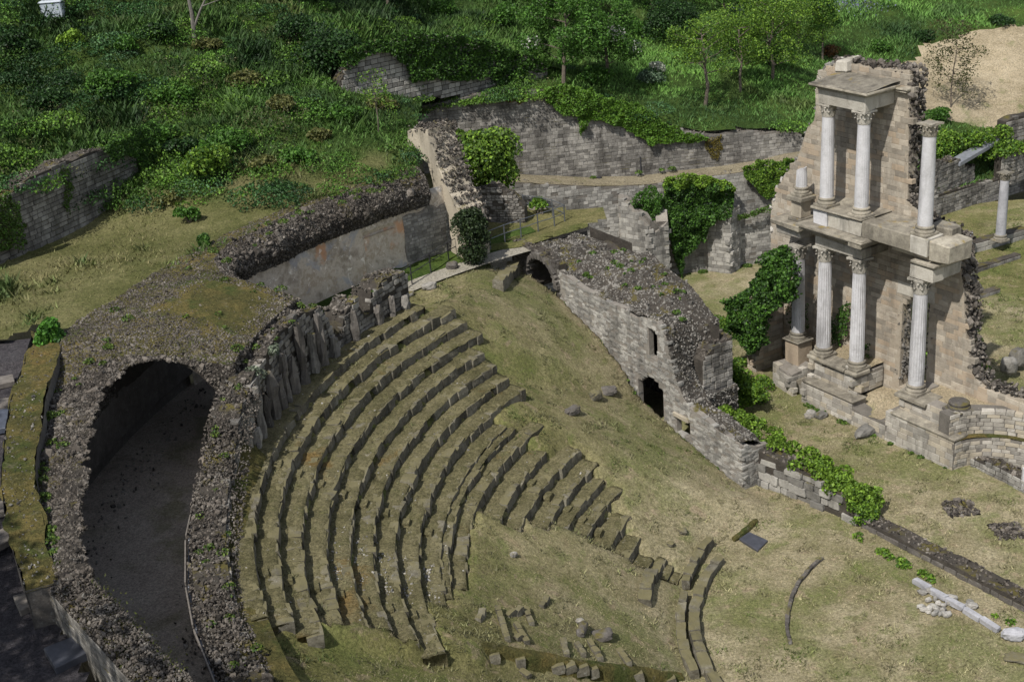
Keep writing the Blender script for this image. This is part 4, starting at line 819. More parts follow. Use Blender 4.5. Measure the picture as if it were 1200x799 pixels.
# stump of a column base on the pedestal's right corner
b = base_mb(.36); b.V = [rotz(v, TH) + Fm(8.0, .0, 2.32) for v in b.V]; b.build('column_base', M['dark'], sb)

# ------------------------------------------------------------------ back walls, terrace walls
rgw = np.random.default_rng(202)
UA, UB = np.array([-4.4, 75.2]), np.array([18.8, 77.8])
up = prof(UA, UB, ((505, 124), (520, 118), (560, 112), (620, 107), (650, 109), (690, 121), (720, 131), (780, 149), (830, 158), (870, 154), (932, 156)))
uw, uP = wall_thing('upper_back_wall', 'upper long grey stone retaining wall with ivy hanging over its top behind the path', 'wall', [UA, UB], 1, 5.6, up, .6, M['grey'], M['pale_mortar'],
    bl=(.25, .55), bh=(.15, .24), seed=81, rag=.16, proud=.03, gap=.01, cap=(.14, 22, M['rubble']))
LA, LB = np.array([-.8, 73.3]), np.array([18.9, 76.1])
lp = prof(LA, LB, ((600, 214), (628, 216), (700, 219), (760, 217), (800, 211), (860, 204), (900, 197), (935, 188)))
lw, lP = wall_thing('lower_back_wall', 'lower grey pitted stone wall with buttresses and ivy below the earth path', 'wall', [LA, LB], 1, -.3, lp, .8, M['mid_grey'], M['pale_mortar'],
    bl=(.25, .55), bh=(.15, .24), seed=83, rag=.08, proud=.02, gap=.01, skip=.06, cap=(.1, 12, M['rubble']))
# light putlog holes: a few missing stones are in the skip; path on the ledge
V, F = grid(lambda U, W: np.stack([LA[0] + (LB - LA)[0] * U + (-.14) * W, LA[1] + (LB - LA)[1] * U + W, np.interp(U * 19.9, [q[0] for q in lp], [q[1] for q in lp]) + .03 + .04 * fbm(U * 30, W * 2, 3)], -1), np.linspace(0, 1, 60), np.linspace(.05, 2.0, 8)); mk('ledge_path', V, F, M['earth'], smooth=True, kind='structure')
for (pl, tops, lab) in (([(7.0, 74.2), at(763, 338, 0)[:2], at(785, 333, 0)[:2], (9.9, 74.7)], [(0, 5.6), (1.5, 4.6), (2.4, 3.4), (4.5, 4.6)], 'pale grey stone buttress nearest the arched terrace against the lower wall'),
                        ([(11.3, 75.2), at(829, 318, 0)[:2], at(856, 321, 0)[:2], at(866, 316, 0)[:2], (14.6, 75.6)], [(0, 4.6), (1.2, 4.0), (2.8, 4.2), (3.5, 4.0), (5, 4.4)], 'pale stone buttress right of the big dark ivy against the lower wall')):
    wall_thing('buttress', lab, 'buttress', pl, 1, -.2, tops, .7, M['mid_grey'], M['pale_mortar'], group='stone buttresses of the back wall', bl=(.3, .6), bh=(.2, .28), seed=85 + len(pl), rag=.15, proud=.02, gap=.016, ind=90)
    c = np.mean([np.array(q) for q in pl], 0)
for i, o in enumerate([o for o in COL.objects if o.name.startswith('buttress')]):
    pl = ([(7.4, 74.2), at(764, 337, 0)[:2], at(784, 332, 0)[:2], (9.8, 74.7)], [(11.6, 75.2), at(830, 317, 0)[:2], at(855, 320, 0)[:2], at(864.5, 315, 0)[:2], (14.3, 75.6)])[i]; n = len(pl)
    V = [[*q, -.2] for q in pl] + [[*q, (5.4, 4.3, 3.2, 4.6, 4)[k] if i == 0 else (4.5, 4.0, 4.1, 3.9, 4.4)[k]] for k, q in enumerate(pl)]
    mk('rubble_fill', V, [np.array([[k, (k + 1) % n, (k + 1) % n + n, k + n] for k in range(n)]), np.array([[n, n + k, n + k + 1] for k in range(1, n - 1)])], M['pale_mortar'], o)
# low wall and ground behind the railed terrace
V, F = grid(lambda U, W: np.stack([U, W, 7.15 + .05 * np.maximum(0, W - 66) + .08 * fbm(U * .7, W * .7, 5)], -1), np.arange(-7, 6, .5), np.arange(63.2, 76, .5)); c = V[F].mean(1); R, a = to_po(c[:, 0], c[:, 1]); s_, m_ = to_sm(c[:, 0], c[:, 1])
F = F[((R > 30.0) | (m_ > -9.2)) & (s_ < -12.3) & (c[:, 1] < np.interp(c[:, 0], [-1, .6, 6], [76, 68.2, 66.8]))]; mk('upper_terrace', V, F, M['platform'], smooth=True, kind='structure')
A_, B_ = at(556, 262, 7.1)[:2], at(616, 262, 7.1)[:2]
wall_thing('terrace_back_wall', 'low rough stone wall between the clipped bush and the railing', 'wall', [A_, B_], 1, 6.9, prof(A_, B_, ((560, 222), (580, 216), (600, 228), (612, 240))), .6, M['grey'], M['mortar'], bl=(.16, .36), bh=(.12, .2), rough=True, skip=.1, seed=91, rag=.3, proud=.06, cap=(.16, 40, M['rubble']), ind=120)
sp = thing('spur_wall', 'curved pale stub of broken vault descending from the hill beside the big bush', 'ruin', PO(30, 123.5, 7.0))
SPOLY = [(32.9, 12.2), (32.0, 11.95), (31.3, 11.5), (31.0, 10.9), (30.95, 10.3), (30.6, 9.6), (30.0, 8.9), (29.75, 8.2), (29.8, 6.9), (28.5, 6.9), (28.6, 8.9), (28.8, 9.5), (29.3, 10.1), (29.9, 10.9), (30.5, 12.0), (30.9, 13.3), (31.8, 13.2), (32.8, 12.9)]
_sp = []
for (r0, z0), (r1, z1) in zip(SPOLY, SPOLY[1:] + SPOLY[:1]):
    k = max(1, int(math.hypot(r1 - r0, z1 - z0) / .3))
    for q in range(k): _sp.append((r0 + (r1 - r0) * q / k + .05 * rgw.normal(), z0 + (z1 - z0) * q / k + .05 * rgw.normal()))
n = len(_sp); fr = [PO(r, 125.5 + .25 * float(fbm(r * 2, z * 2, 3)), z) for r, z in _sp]; bk = [PO(r + .1, 122.6, z) for r, z in _sp]
mk('vault_stub', np.concatenate([fr, bk]), [np.array([list(range(n))]), np.array([list(range(n, 2 * n))[::-1]]), np.array([[i, i + n, (i + 1) % n + n, (i + 1) % n] for i in range(n)])], M['pod'], sp)
q = np.array([PO(r, rgw.uniform(122.4, 125.5), z + .03) for r, z in [_sp[i] for i in rgw.integers(int(n * .52), n - 2, 1500)]]) + rgw.normal(size=(1500, 3)) * .07; stones(q, rgw.uniform(.06, .17, 1500), rgw).build('rubble', M['rubble'], sp, kind='stuff')
# retaining wall on the left
rp = prof(LWA, LWB, ((-15, 250), (15, 226), (40, 205), (64, 194), (113, 176), (166, 172)))
rw, rP = wall_thing('left_retaining_wall', 'shaded grey brick-like stone retaining wall under the green bank with ivy at both ends', 'wall', [LWA - (LWB - LWA) * .25, LWB], 1, 11.2, [(q[0] + 3.0, q[1]) for q in rp], .9, M['grey'], M['mortar'], bl=(.3, .6), bh=(.17, .26), seed=95, rag=.15, proud=.03, gap=.02, cap=(.14, 25, M['rubble']))
# overgrown wall high on the slope
A_, B_ = on_hill(400, 106), on_hill(642, 92)
mw, mP = wall_thing('ivy_covered_wall', 'overgrown old stone wall high on the slope under hanging ivy and grass', 'wall', [A_[:2], B_[:2]], 1, lambda q: A_[2] - .8 + (B_[2] - A_[2]) * np.asarray(q) / 15, prof(A_, B_, ((395, 100), (408, 78), (430, 60), (500, 38), (560, 50), (615, 66), (642, 78))), .8, M['mid_grey'], M['mortar'], bl=(.3, .6), bh=(.2, .3), seed=97, rag=.2, proud=.04, ind=150)
# grassy top behind that wall so it reads as a step in the slope
tpz = prof(A_, B_, ((395, 60), (430, 54), (500, 38), (560, 50), (615, 66), (642, 78)))
d_ = (B_ - A_)[:2]; d_ /= np.linalg.norm(d_); nn_ = np.array([-d_[1], d_[0]])
def bankf(U, W):
    x = A_[0] + d_[0] * U + nn_[0] * W; y = A_[1] + d_[1] * U + nn_[1] * W; z0 = np.interp(U, [q[0] for q in tpz], [q[1] for q in tpz]) - .1; k = sstep(W, .3, 6.5) ; e = sstep(np.minimum(U + 2.0, np.linalg.norm((B_ - A_)[:2]) + 2.5 - U), 0, 2.2)
    zz = np.maximum((z0 + .12 * W) * (1 - k) + hill_z(x, y) * k, hill_z(x, y)); return np.stack([x, y, zz * e + (1 - e) * (hill_z(x, y) - .2)], -1)
V, F = grid(bankf, np.arange(0, 18, .5), np.arange(.1, 9, .5)); mk('grass_bank', V, F, M['hill'], smooth=True, kind='structure')

# ------------------------------------------------------------------ walls, columns and stones on the right
wall_thing('lawn_wall', 'long low grey wall along the lawn behind the stage building', 'wall', [at(1080, 255, .2)[:2], at(1096, 250, .3)[:2], at(1200, 216, .3)[:2], at(1260, 196, .3)[:2]], 1, -.2, [(0, 1.5), (3, 1.5), (9, 1.15), (16, 1.0)], .6, M['grey'], M['mortar'], bl=(.3, .6), bh=(.18, .26), seed=111, rag=.1, cap=(.12, 25, M['rubble']), ind=120)
wall_thing('ruin_wall', 'crumbling stone wall stub below the grey sloping slab', 'wall', [at(1080, 228, 1.7)[:2], at(1095, 225, 1.8)[:2], at(1142, 205, 1.8)[:2]], 1, 1.4, prof(at(1095, 225, 1.8), at(1142, 205, 1.8), ((1085, 190), (1110, 187), (1128, 183), (1143, 192))), .8, M['grey'], M['mortar'], bl=(.25, .55), bh=(.16, .26), seed=113, rag=.3, cap=(.15, 40, M['rubble']), ind=90)
wall_thing('hedge_wall', 'dark stone wall rising right of the ivy hedge at the field edge', 'wall', [at(1177, 172, 3)[:2], at(1225, 160, 3)[:2]], 1, 2.0, prof(at(1177, 172, 3), at(1225, 160, 3), ((1177, 145), (1190, 138), (1205, 135))), .8, M['grey'], M['mortar'], seed=115, rag=.2, ind=60, bl=(.3, .6), bh=(.2, .28))
wall_thing('corner_wall', 'short stone wall with ivy on top beside the grey slab at the right edge', 'wall', [at(1172, 205, 1.6)[:2], at(1186, 203, 1.6)[:2], at(1215, 192, 1.6)[:2]], 1, .8, [(0, 3.0), (4, 3.2)], .8, M['grey'], M['mortar'], seed=117, rag=.15, ind=60, bl=(.3, .6), bh=(.2, .28))
t = thing('column_wall', 'low stone wall of long blocks that carries the lone grey column', 'wall', at(1170, 286, 0))
pth = Path([at(1128, 296, .2)[:2], at(1150, 291, .2)[:2], at(1205, 275, .2)[:2]], 1); masonry(pth, -.1, .62, .7, t, M['mid_grey'], M['mortar'], bl=(.6, 1.2), bh=(.33, .36), seed=119, rag=.05)
t = thing('stone_kerb', 'line of half buried dark stones on the grass in front of the column wall', 'kerb', at(1165, 312, 0)); masonry(Path([at(1138, 322, 0)[:2], at(1196, 303, 0)[:2]], 1), -.1, .3, .5, t, M['grey'], M['mortar'], bl=(.5, 1.0), bh=(.3, .34), seed=121, rag=.1)
t = thing('stone_kerb', 'short line of stones on the grass further down beside the broken wall edge', 'kerb', at(1160, 350, 0)); masonry(Path([at(1142, 352, 0)[:2], at(1172, 343, 0)[:2]], 1), -.1, .22, .45, t, M['grey'], M['mortar'], bl=(.4, .9), bh=(.25, .3), seed=122, rag=.1)
t = thing('lone_column', 'lone grey marble column with worn capital standing on the low wall at right', 'column', at(1172, 282, .65)); o_ = at(1172, 282, .65); s_, m_ = to_sm(o_[0], o_[1])
column(float(s_), float(m_), .65, 5.0, .3, .5, t, mat='greymarble', cmat='slab', flute=0)
t = thing('column_stump', 'short grey column stump standing at the left end of the low wall', 'column', at(1133, 291, .6)); o_ = at(1134, 291, .6); s_, m_ = to_sm(o_[0], o_[1]); column(float(s_), float(m_), .62, 1.6, .28, .4, t, mat='greymarble', cap=False, base=False, flute=0)
# grey sloping slab
a_, b_ = at(1125, 194, 3.0), at(1172, 176, 3.0); a_[2] = 2.9; b_[2] = 3.5; n = np.array([-(b_ - a_)[1], (b_ - a_)[0], 0]); n /= np.linalg.norm(n); w_ = n * .9; V, Q, T = chamf([a_ , b_, b_ + w_, a_ + w_, a_ + [0, 0, .3], b_ + [0, 0, .3], b_ + w_ + [0, 0, .3], a_ + w_ + [0, 0, .3]], .03)
tag(mk('sloping_slab', V, [Q, T], M['bluegrey']), 'long grey sloping stone slab lying between the hedge and the ruined wall', 'slab')
def boulder(name, label, cat, p, size, mat, group=None, flat=.75, seed=0, moss=None):
    r = np.random.default_rng(seed); bm = bmesh.new(); bmesh.ops.create_icosphere(bm, subdivisions=3, radius=.5); V = np.array([v.co[:] for v in bm.verts]); bm.verts.index_update(); F = np.array([[v.index for v in f.verts] for f in bm.faces]); bm.free()
    V = np.sign(V) * np.abs(V) ** .7 * .5 ** .3; V = V * (1 + .34 * fbm(V[:, 0] * 2.2 + seed, V[:, 1] * 2.2 + V[:, 2] * 1.7, seed)[:, None] + .17 * fbm(V[:, 0] * 6 + seed, V[:, 1] * 7 + V[:, 2] * 5, seed)[:, None]); V = V * np.array(size); V = rotz(V, r.uniform(-.6, .6)); V[:, 2] -= V[:, 2].min() + .12 * size[2]
    return tag(mk(name, V + np.array(p), F, mat), label, cat, group)
boulder('boulder', 'pale grey boulder sitting on the wall stub at the right edge', 'boulder', at(1181, 437, .3), (.7, .65, .95), M['mid_grey'], seed=3); boulder('boulder', 'big darker grey boulder behind the pale one at the right edge', 'boulder', at(1193, 427, .3), (.9, .8, 1.0), M['grey'], seed=5)
t = thing('low_rubble_wall', 'low broken rubble wall beside the curved niche at the lower right edge', 'wall', at(1168, 560, 0)); masonry(Path([at(1136, 545, 0)[:2], at(1168, 560, 0)[:2], at(1204, 579, 0)[:2]], 1), -.1, [(0, .2), (.8, .5), (3, .55)], .6, t, M['mid_grey'], M['mortar'], bl=(.25, .5), bh=(.16, .26), seed=131, rag=.15, cap=(.16, 50, M['rubble']), ind=60)
p_ = at(1199, 575, 0); V, Q, T = chamf([p_ + np.array(q) for q in ((-.1, -.1, 0), (.1, -.1, 0), (.1, .1, 0), (-.1, .1, 0), (-.09, -.09, 1.1), (.09, -.09, 1.1), (.09, .09, 1.1), (-.09, .09, 1.1))], .02); tag(mk('stone_post', V, [Q, T], M['marble']), 'slim white stone post at the far right edge by the rubble wall', 'post')

# ------------------------------------------------------------------ stones lying on the grass
def gat(u, v):                               # picture point on the ground sheet
    d = ray(u, v); ts = np.arange(30, 110, .04); P = d[None] * ts[:, None] + np.array([0, 0, CAM_H]); z = ground_z(P[:, 0], P[:, 1], False); i = np.argmax(P[:, 2] < z); return np.array([P[i, 0], P[i, 1], z[i]])
LB_ = lambda u, v, sz, lab, sd, m='seat', ang=None: boulder('stone_block', lab, 'stone', gat(u, v), sz, M[m], 'loose stones on the grass', seed=sd)
LB_(671, 485, (.75, .45, .34), 'small dark mossy stone block left of the bigger pair below the slit window', 201, 'dark')
LB_(698, 468, (.6, .5, .5), 'mossy squared stone block, left half of the pair below the slit window', 203); LB_(714, 462, (.8, .6, .42), 'rough dark stone block, right half of the pair below the slit window', 204, 'dark')
LB_(503, 338, (.75, .5, .38), 'rounded grey stone on the grass left of the clipped bush', 205, 'grey'); LB_(479, 347, (.5, .35, .25), 'small dark stone at the very end of the top seat row', 206, 'grey')
LB_(530, 316, (.6, .45, .4), 'grey rock at the foot of the railing beside the clipped bush', 207, 'dark'); LB_(602, 652, (.28, .24, .2), 'little grey stone alone in the inner grass wedge', 208, 'grey')
LB_(682, 742, (.35, .75, .35), 'leaning dark triangular stone among rubble on the lower grass', 209, 'dark'); LB_(706, 748, (.75, .6, .32), 'rounded dark boulder beside the leaning triangular stone', 210, 'dark')
LB_(680, 730, (.3, .25, .2), 'tiny dark stone just above the leaning triangular stone', 211, 'grey'); LB_(800, 625, (.35, .3, .25), 'small stone on the grass above the lowest seat stubs', 212); LB_(786, 640, (.3, .25, .2), 'tiny mossy stone above the lowest seat stubs', 213)
LB_(950, 488, (.55, .4, .35), 'flat pale stone in front of the left end of the plinth', 214, 'pale_rubble'); LB_(962, 489, (.6, .45, .3), 'darker flat stone in front of the left end of the plinth', 215, 'mid_grey'); LB_(1013, 511, (1.1, .6, .5), 'half buried grey stone against the middle of the plinth', 216, 'mid_grey')
LB_(948, 490, (.4, .3, .22), 'low pale stone chip leftmost before the plinth', 217, 'pod')
# mossy ridge below the arch
rgm = np.random.default_rng(55)
def stone_row(name, label, cat, pts, size, mat, group=None, z=None, seed=0, part='stone', sink=.35):
    r = np.random.default_rng(seed); pts = np.array(pts); t = thing(name, label, cat, pts[len(pts) // 2], group); d = np.concatenate([[0], np.cumsum(np.hypot(*np.diff(pts[:, :2], axis=0).T))]); s = 0
    while s < d[-1]:
        l = r.uniform(.7, 1.3) * size[0]; q = min(s + l / 2, d[-1]); p = np.array([np.interp(q, d, pts[:, k]) for k in range(3)]); q2 = min(q + .05, d[-1]); q1 = q2 - .1; e = [np.interp(q2, d, pts[:, k]) - np.interp(q1, d, pts[:, k]) for k in (0, 1)]
        h = size[2] * r.uniform(.8, 1.2); put_block(part, p + [0, 0, h * (.5 - sink) + r.normal() * .015], (l - .03, size[1] * r.uniform(.85, 1.15), h), math.atan2(e[1], e[0]), mat, t, r, .05, True); s += l * .93
    return t
stone_row('mossy_ridge', 'mossy stone ridge slanting down the grass from the arched opening', 'stone row', [gat(604, 318), gat(585, 338)], (.8, .55, .7), M['seat'], seed=1)
stone_row('orchestra_kerb', 'thin curved line of dark stones set in the flat orchestra grass', 'kerb', [at(u, v, .02) for u, v in ((964, 654), (950, 666), (936, 683), (928, 700), (923, 720), (922, 738), (926, 753))], (.3, .14, .12), M['dark'], seed=2, sink=.2)
stone_row('seat_kerb', 'long curved mossy kerb around the flat orchestra below the seat rows', 'kerb', [*PO(9.0, np.linspace(143.5, 194, 30), .05)], (.75, .38, .4), M['seat'], seed=3, sink=.25)
stone_row('seat_kerb', 'second mossy curved kerb just inside the long one on the seat side', 'kerb', [*PO(9.5, np.linspace(161, 188, 16), .12)], (.6, .34, .4), M['seat'], seed=4, sink=.3)
stone_row('seat_kerb', 'short curved line of mossy stones above the kerb near the dark slab', 'kerb', [*PO(np.linspace(9.85, 9.6, 14), np.linspace(139, 157, 14), .2)], (.5, .35, .42), M['seat'], seed=5, sink=.3)
me_ = thing('mossy_edging', 'long dark mossy stone edge along the lower side of the inner grass wedge', 'edging', PO(13.5, 194.5, 2.0))
def edg(U, W):
    a = edge_ang(U) + np.degrees((.45 * W - .12 + .1 * fbm(U * 1.5, W * 2, 6)) / U) * 1.0; z = cone(U) + .06 * fbm(U * 2.5, W * 4, 7) + .05 - .62 * sstep(W, .5, .95); return PO(U, a, z)
V, F = grid(edg, np.linspace(17.0, 9.9, 70), np.linspace(0, 1, 9)); mk('moss_bank', V, F, M['moss'], me_, smooth=True)
for r_ in np.arange(10.0, 17.0, .42):
    if rgm.random() < .45: continue
    c = PO(r_, float(edge_ang(r_)) + math.degrees(.16 / r_), float(cone(r_)) - .24 + rgm.normal() * .04); put_block('edge_stone', c, (.42 * rgm.uniform(.6, 1.1), .26, .36), math.radians(float(edge_ang(r_))), M['seat'], me_, rgm, .08, True)
FL = ['longest run leaning to the left end', 'short run joining the long one at its top', 'short upright run right of the joined pair', 'run below the joined pair', 'small pair alone at the left', 'single short run alone at the right', 'leftmost run touching the mossy edge', 'second run touching the mossy edge', 'run touching the mossy edge left of the rounded boulder', 'tiny run in the middle of the group', 'run right of the rounded boulder', 'run below the mossy edge near the picture bottom']
for k, (a_, b_) in enumerate((((583, 714), (594, 748)), ((594, 722), (612, 718)), ((616, 714), (622, 730)), ((604, 733), (616, 752)), ((560, 728), (565, 722)), ((634, 712), (640, 706)), ((660, 752), (664, 768)), ((676, 756), (684, 770)), ((690, 752), (702, 772)), ((604, 750), (616, 748)), ((725, 762), (735, 778)), ((610, 786), (618, 794)))):
    stone_row('foundation_stones', 'half buried foundation stones, ' + FL[k], 'stone row', [gat(*a_) - [0, 0, 0], gat(*b_)], (.36, .2, .26), M['seat'], 'foundation stones in the lower grass', seed=20 + k, sink=.3)
for r, a0, a1 in ((10.8, 159, 168),): stone_row('seat_stub', 'short thick mossy block row at the inner end of the lowest seats', 'stone row', [*PO(r, np.linspace(a0, a1, 8), cone(r) - .1)], (.6, .45, .6), M['seat'], seed=44, sink=.3)
# dark slab and log, stone patches, white marble beam with fragments
def flat_slab(name, label, cat, px, z, h, mat, group=None):
    b = np.array([at(u, v, z) for u, v in px]); V, Q, T = chamf(np.concatenate([b - [0, 0, .1], b + [0, 0, h]]), .02); return tag(mk(name, V, [Q, T], mat), label, cat, group)
flat_slab('dark_slab', 'flat dark slate cover plate lying on the orchestra grass', 'slab', ((866, 632), (888, 646), (900, 634), (878, 624)), .05, .06, M['slate'])
L_ = [at(860, 633, .08), at(886, 610, .08)]; V, F, T = tube(np.linspace(L_[0], L_[1], 7) + rgm.normal(size=(7, 3)) * .02, [.1, .13, .12, .14, .12, .13, .09], 8); tag(mk('mossy_beam', V, [F, T], M['moss']), 'mossy fallen stone beam beside the dark slate plate', 'beam')
for (u, v, lab) in ((1125, 595, 'square patch of broken stones in the grass, nearer the plinth corner'), (1182, 622, 'rough patch of broken stones in the grass, nearest the right edge')):
    c = at(u, v, .03); t = thing('stone_patch', lab, 'stone patch', c, 'patches of broken stones in the grass'); k = 260; q = np.stack([c[0] + rgm.uniform(-.6, .6, k), c[1] + rgm.uniform(-.6, .6, k), np.full(k, .03)], 1); stones(q, rgm.uniform(.08, .22, k), rgm, .5).build('rubble', M['rubble'], t, kind='stuff')
mbm = thing('marble_beam', 'long narrow white marble beam in pieces lying on the orchestra grass', 'beam', at(1120, 708, 0)); A_, B_ = at(1071, 681, .05), at(1171, 740, .05)
for k in range(5):
    a_ = A_ + (B_ - A_) * (k / 5 + .004); b_ = A_ + (B_ - A_) * ((k + 1) / 5 - .004); c = (a_ + b_) / 2; put_block('beam_piece', c + [0, 0, .08 + rgm.normal() * .01], (np.linalg.norm(b_ - a_), .24, .2), math.atan2((B_ - A_)[1], (B_ - A_)[0]) + rgm.normal() * .025, M['greymarble'], mbm, rgm, .02, True)
for k in range(34):
    u, v = (rgm.uniform(1078, 1112), 0) if k < 22 else (rgm.uniform(1112, 1140), 0); v = 690 + (u - 1078) * .25 + rgm.uniform(0, 26 if k < 22 else 10)
    tag(boulder('marble_fragment', None, None, at(u, v, .02), (rgm.uniform(.12, .4), rgm.uniform(.12, .35), rgm.uniform(.1, .22)), M['pale_rubble'] if rgm.random() < .5 else M['mid_grey'], seed=300 + k), 'broken white and grey stone fragment in the heap beside the marble beam', 'stone', 'fragments beside the marble beam')
boulder('marble_drum', 'grey broken column drum lying at the end of the marble beam', 'column drum', at(1187, 748, .02), (.9, .5, .42), M['greymarble'], seed=361); boulder('stone_block', 'brown half buried stone at the right edge below the marble beam', 'stone', at(1192, 773, 0), (.8, .5, .2), M['seat'], seed=362)

# ------------------------------------------------------------------ lower left: mossy wall, gravel steps, near wall
mo = thing('mossy_wall', 'curved wall top thick with yellow moss at the left edge beside the gravel steps', 'wall', PO(29.8, 184, 10))
def moss_out(U): return np.interp(U, [166, 168.5, 174, 180, 186, 192.5, 198, 205], [33.0, 32.7, 31.6, 30.85, 30.15, 29.65, 29.2, 28.9])
def mwt(U, W): return PO(moss_in(U) + (moss_out(U) - moss_in(U)) * W + .22 * fbm(U * .6, W * 1.2, 9), U, 11.62 - .5 * np.clip((U - 188) / 12, 0, 1) + .10 * fbm(U * .9, W * 3, 4) + .05 * fbm(U * 3, W * 7, 5))
A = np.arange(168.5, 200.5, .35); V, F = grid(mwt, A, np.linspace(0, 1, 8)); mk('moss_top', V, F, M['moss'], mo, smooth=True)
V_, F_ = grid(lambda U, W: PO(moss_in(U * 0 + 200.3) + (moss_out(U * 0 + 200.3) - moss_in(U * 0 + 200.3)) * U, U * 0 + 200.3, 8.5 + 2.66 * W), np.linspace(0, 1, 5), np.linspace(0, 1, 5)); mk('wall_end', V_, F_, M['dark'], mo)
for R in (moss_in, moss_out):
    V, F = grid(lambda U, W, R=R: PO(R(U) + .04 * fbm(U, W * 2, 3), U, 8.5 + W * (3.14 - .5 * np.clip((U - 188) / 12, 0, 1))), A, np.linspace(0, 1, 6)); mk('wall_side', V, F, M['dark'], mo)
aa = rgm.uniform(169, 200, 420); q = PO(moss_in(aa) + rgm.uniform(0, 1, 420) * (moss_out(aa) - moss_in(aa)), aa, 11.62); _, aa = to_po(q[:, 0], q[:, 1]); q[:, 2] -= .5 * np.clip((aa - 188) / 12, 0, 1); stones(q, rgm.uniform(.03, .09, 420), rgm, .5).build('pebbles', M['grey_rubble'], mo, kind='stuff')
def gvz(x, y): return 10.0 + .3 * (sstep(y, 33.0, 33.15) + sstep(y, 37.6, 37.75) + sstep(y, 40.2, 40.35) + sstep(y, 42.3, 42.45)) + .03 * fbm(x * 2, y * 2, 3)
xs = np.arange(-32, -6, .3); ys = np.arange(14, 46.5, .15); V, F = grid(lambda X, Y: np.stack([X, Y, gvz(X, Y)], -1), xs, ys); c = V[F].mean(1); R, a = to_po(c[:, 0], c[:, 1]); F = F[(R > np.where(a < 198, moss_out(a) - .2, np.interp(a, [198, 201, 215, 240], [29.0, 28.4, 27.8, 27.0]))) & (a < 250) & (c[:, 1] < 44.6 + .0 * c[:, 0])]
mk('gravel_steps', V, F, M['gravel'], smooth=False, kind='structure')
na, nb = at(56, 690, 11.0)[:2], at(158, 803, 11.0)[:2]
nw, _ = wall_thing('near_wall', 'straight low wall capped with loose pale rubble between gravel steps and dark corridor', 'wall', [na, nb, nb + (nb - na) * .8], 1, 6.8, [(0, 11.02), (3, 11.0), (12, 11.0)], .98, M['grey'], M['mortar'], bl=(.25, .6), bh=(.1, .2), seed=141, rag=.08, proud=.02, gap=.004, ind=160)
pp = Path([na, nb, nb + (nb - na) * .8], 1); k = 6000; q = rgm.random(k) * pp.L; w_ = rgm.uniform(-.02, 1.02, k); P = np.array([[*(pp.P(s) - pp.nrm(s) * x), 11.03 + .12 * math.sin(math.pi * min(max(x / 1.0, 0), 1)) + rgm.uniform(-.03, .05)] for s, x in zip(q, w_)]); stones(P, rgm.uniform(.03, .10, k), rgm, .7).build('rubble_cap', M['rubble'], nw, kind='stuff')
V, F = grid(lambda U, W: np.array([[ [*(pp.P(float(u)) - pp.nrm(float(u)) * float(w2)), 11.0 + .1 * math.sin(math.pi * float(w2) / .98)] for u, w2 in zip(a_, b_)] for a_, b_ in zip(U, W)]), np.linspace(0, pp.L, 24), np.linspace(0.01, .96, 5)); mk('earth_cap', V, F, M['moss'], nw, smooth=True)
k = 900; q = rgm.random(k) * pp.L; w_ = .85 + rgm.normal(0, .18, k); cl = vnoise(q * .8, q * 0, 3) > .45; P = np.array([[*(pp.P(s) - pp.nrm(s) * x), 11.1] for s, x in zip(q, w_)])[cl]; V, F, Cc = blades(P, rgm.uniform(.03, .07, len(P)), rgm, (.10, .105, .025), (.07, .09, .02), wd=.8); mk('moss_tufts', V, F, M['grass'], nw, col=Cc, kind='stuff')
for px, z, h, m_, lab in ((((-12, 446), (16, 441), (18, 449), (-12, 456)), 11.0, .1, 'wood', 'pale weathered step edge uppermost at the left edge beside the mossy wall'), (((-14, 484), (32, 478), (29, 500), (-14, 508)), 10.75, .1, 'blue', 'bluish flat plate beside the mossy wall at the left edge'), (((-14, 470), (12, 468), (14, 477), (-14, 482)), 10.85, .08, 'wood', 'pale step edge just above the bluish plate'),
        (((-14, 592), (12, 588), (14, 600), (-14, 606)), 10.35, .1, 'wood', 'short weathered step edge below the grassy stretch at the left edge'), (((-16, 632), (26, 610), (32, 624), (-14, 650)), 10.3, .1, 'wood', 'broad weathered step edge above the open gravel'), (((16, 702), (50, 692), (58, 704), (24, 720)), 10.05, .12, 'wood', 'small weathered step block against the near rubble wall'), (((52, 764), (92, 748), (106, 768), (66, 788)), 10.05, .14, 'slate', 'dark slate topped step block nearest the bottom edge')):
    flat_slab('step_edge', lab, 'step', px[::-1] if False else [px[3], px[2], px[1], px[0]], z, h, M[m_], 'step edges on the gravel')
V, F, T = tube([at(46, 662, 10.0), at(46, 662, 10.75)], .07, 6); 
a_, b_ = at(46, 664, 10.6), at(60, 688, 10.6); V, Q, T = chamf([a_, b_, b_ + [.22, .05, 0], a_ + [.22, .05, 0], a_ + [0, 0, .2], b_ + [0, 0, .2], b_ + [.22, .05, .2], a_ + [.22, .05, .2]], .02); tag(mk('blue_rail', V, [Q, T], M['blue']), 'short dark blue metal rail end between mossy wall and near wall', 'rail')

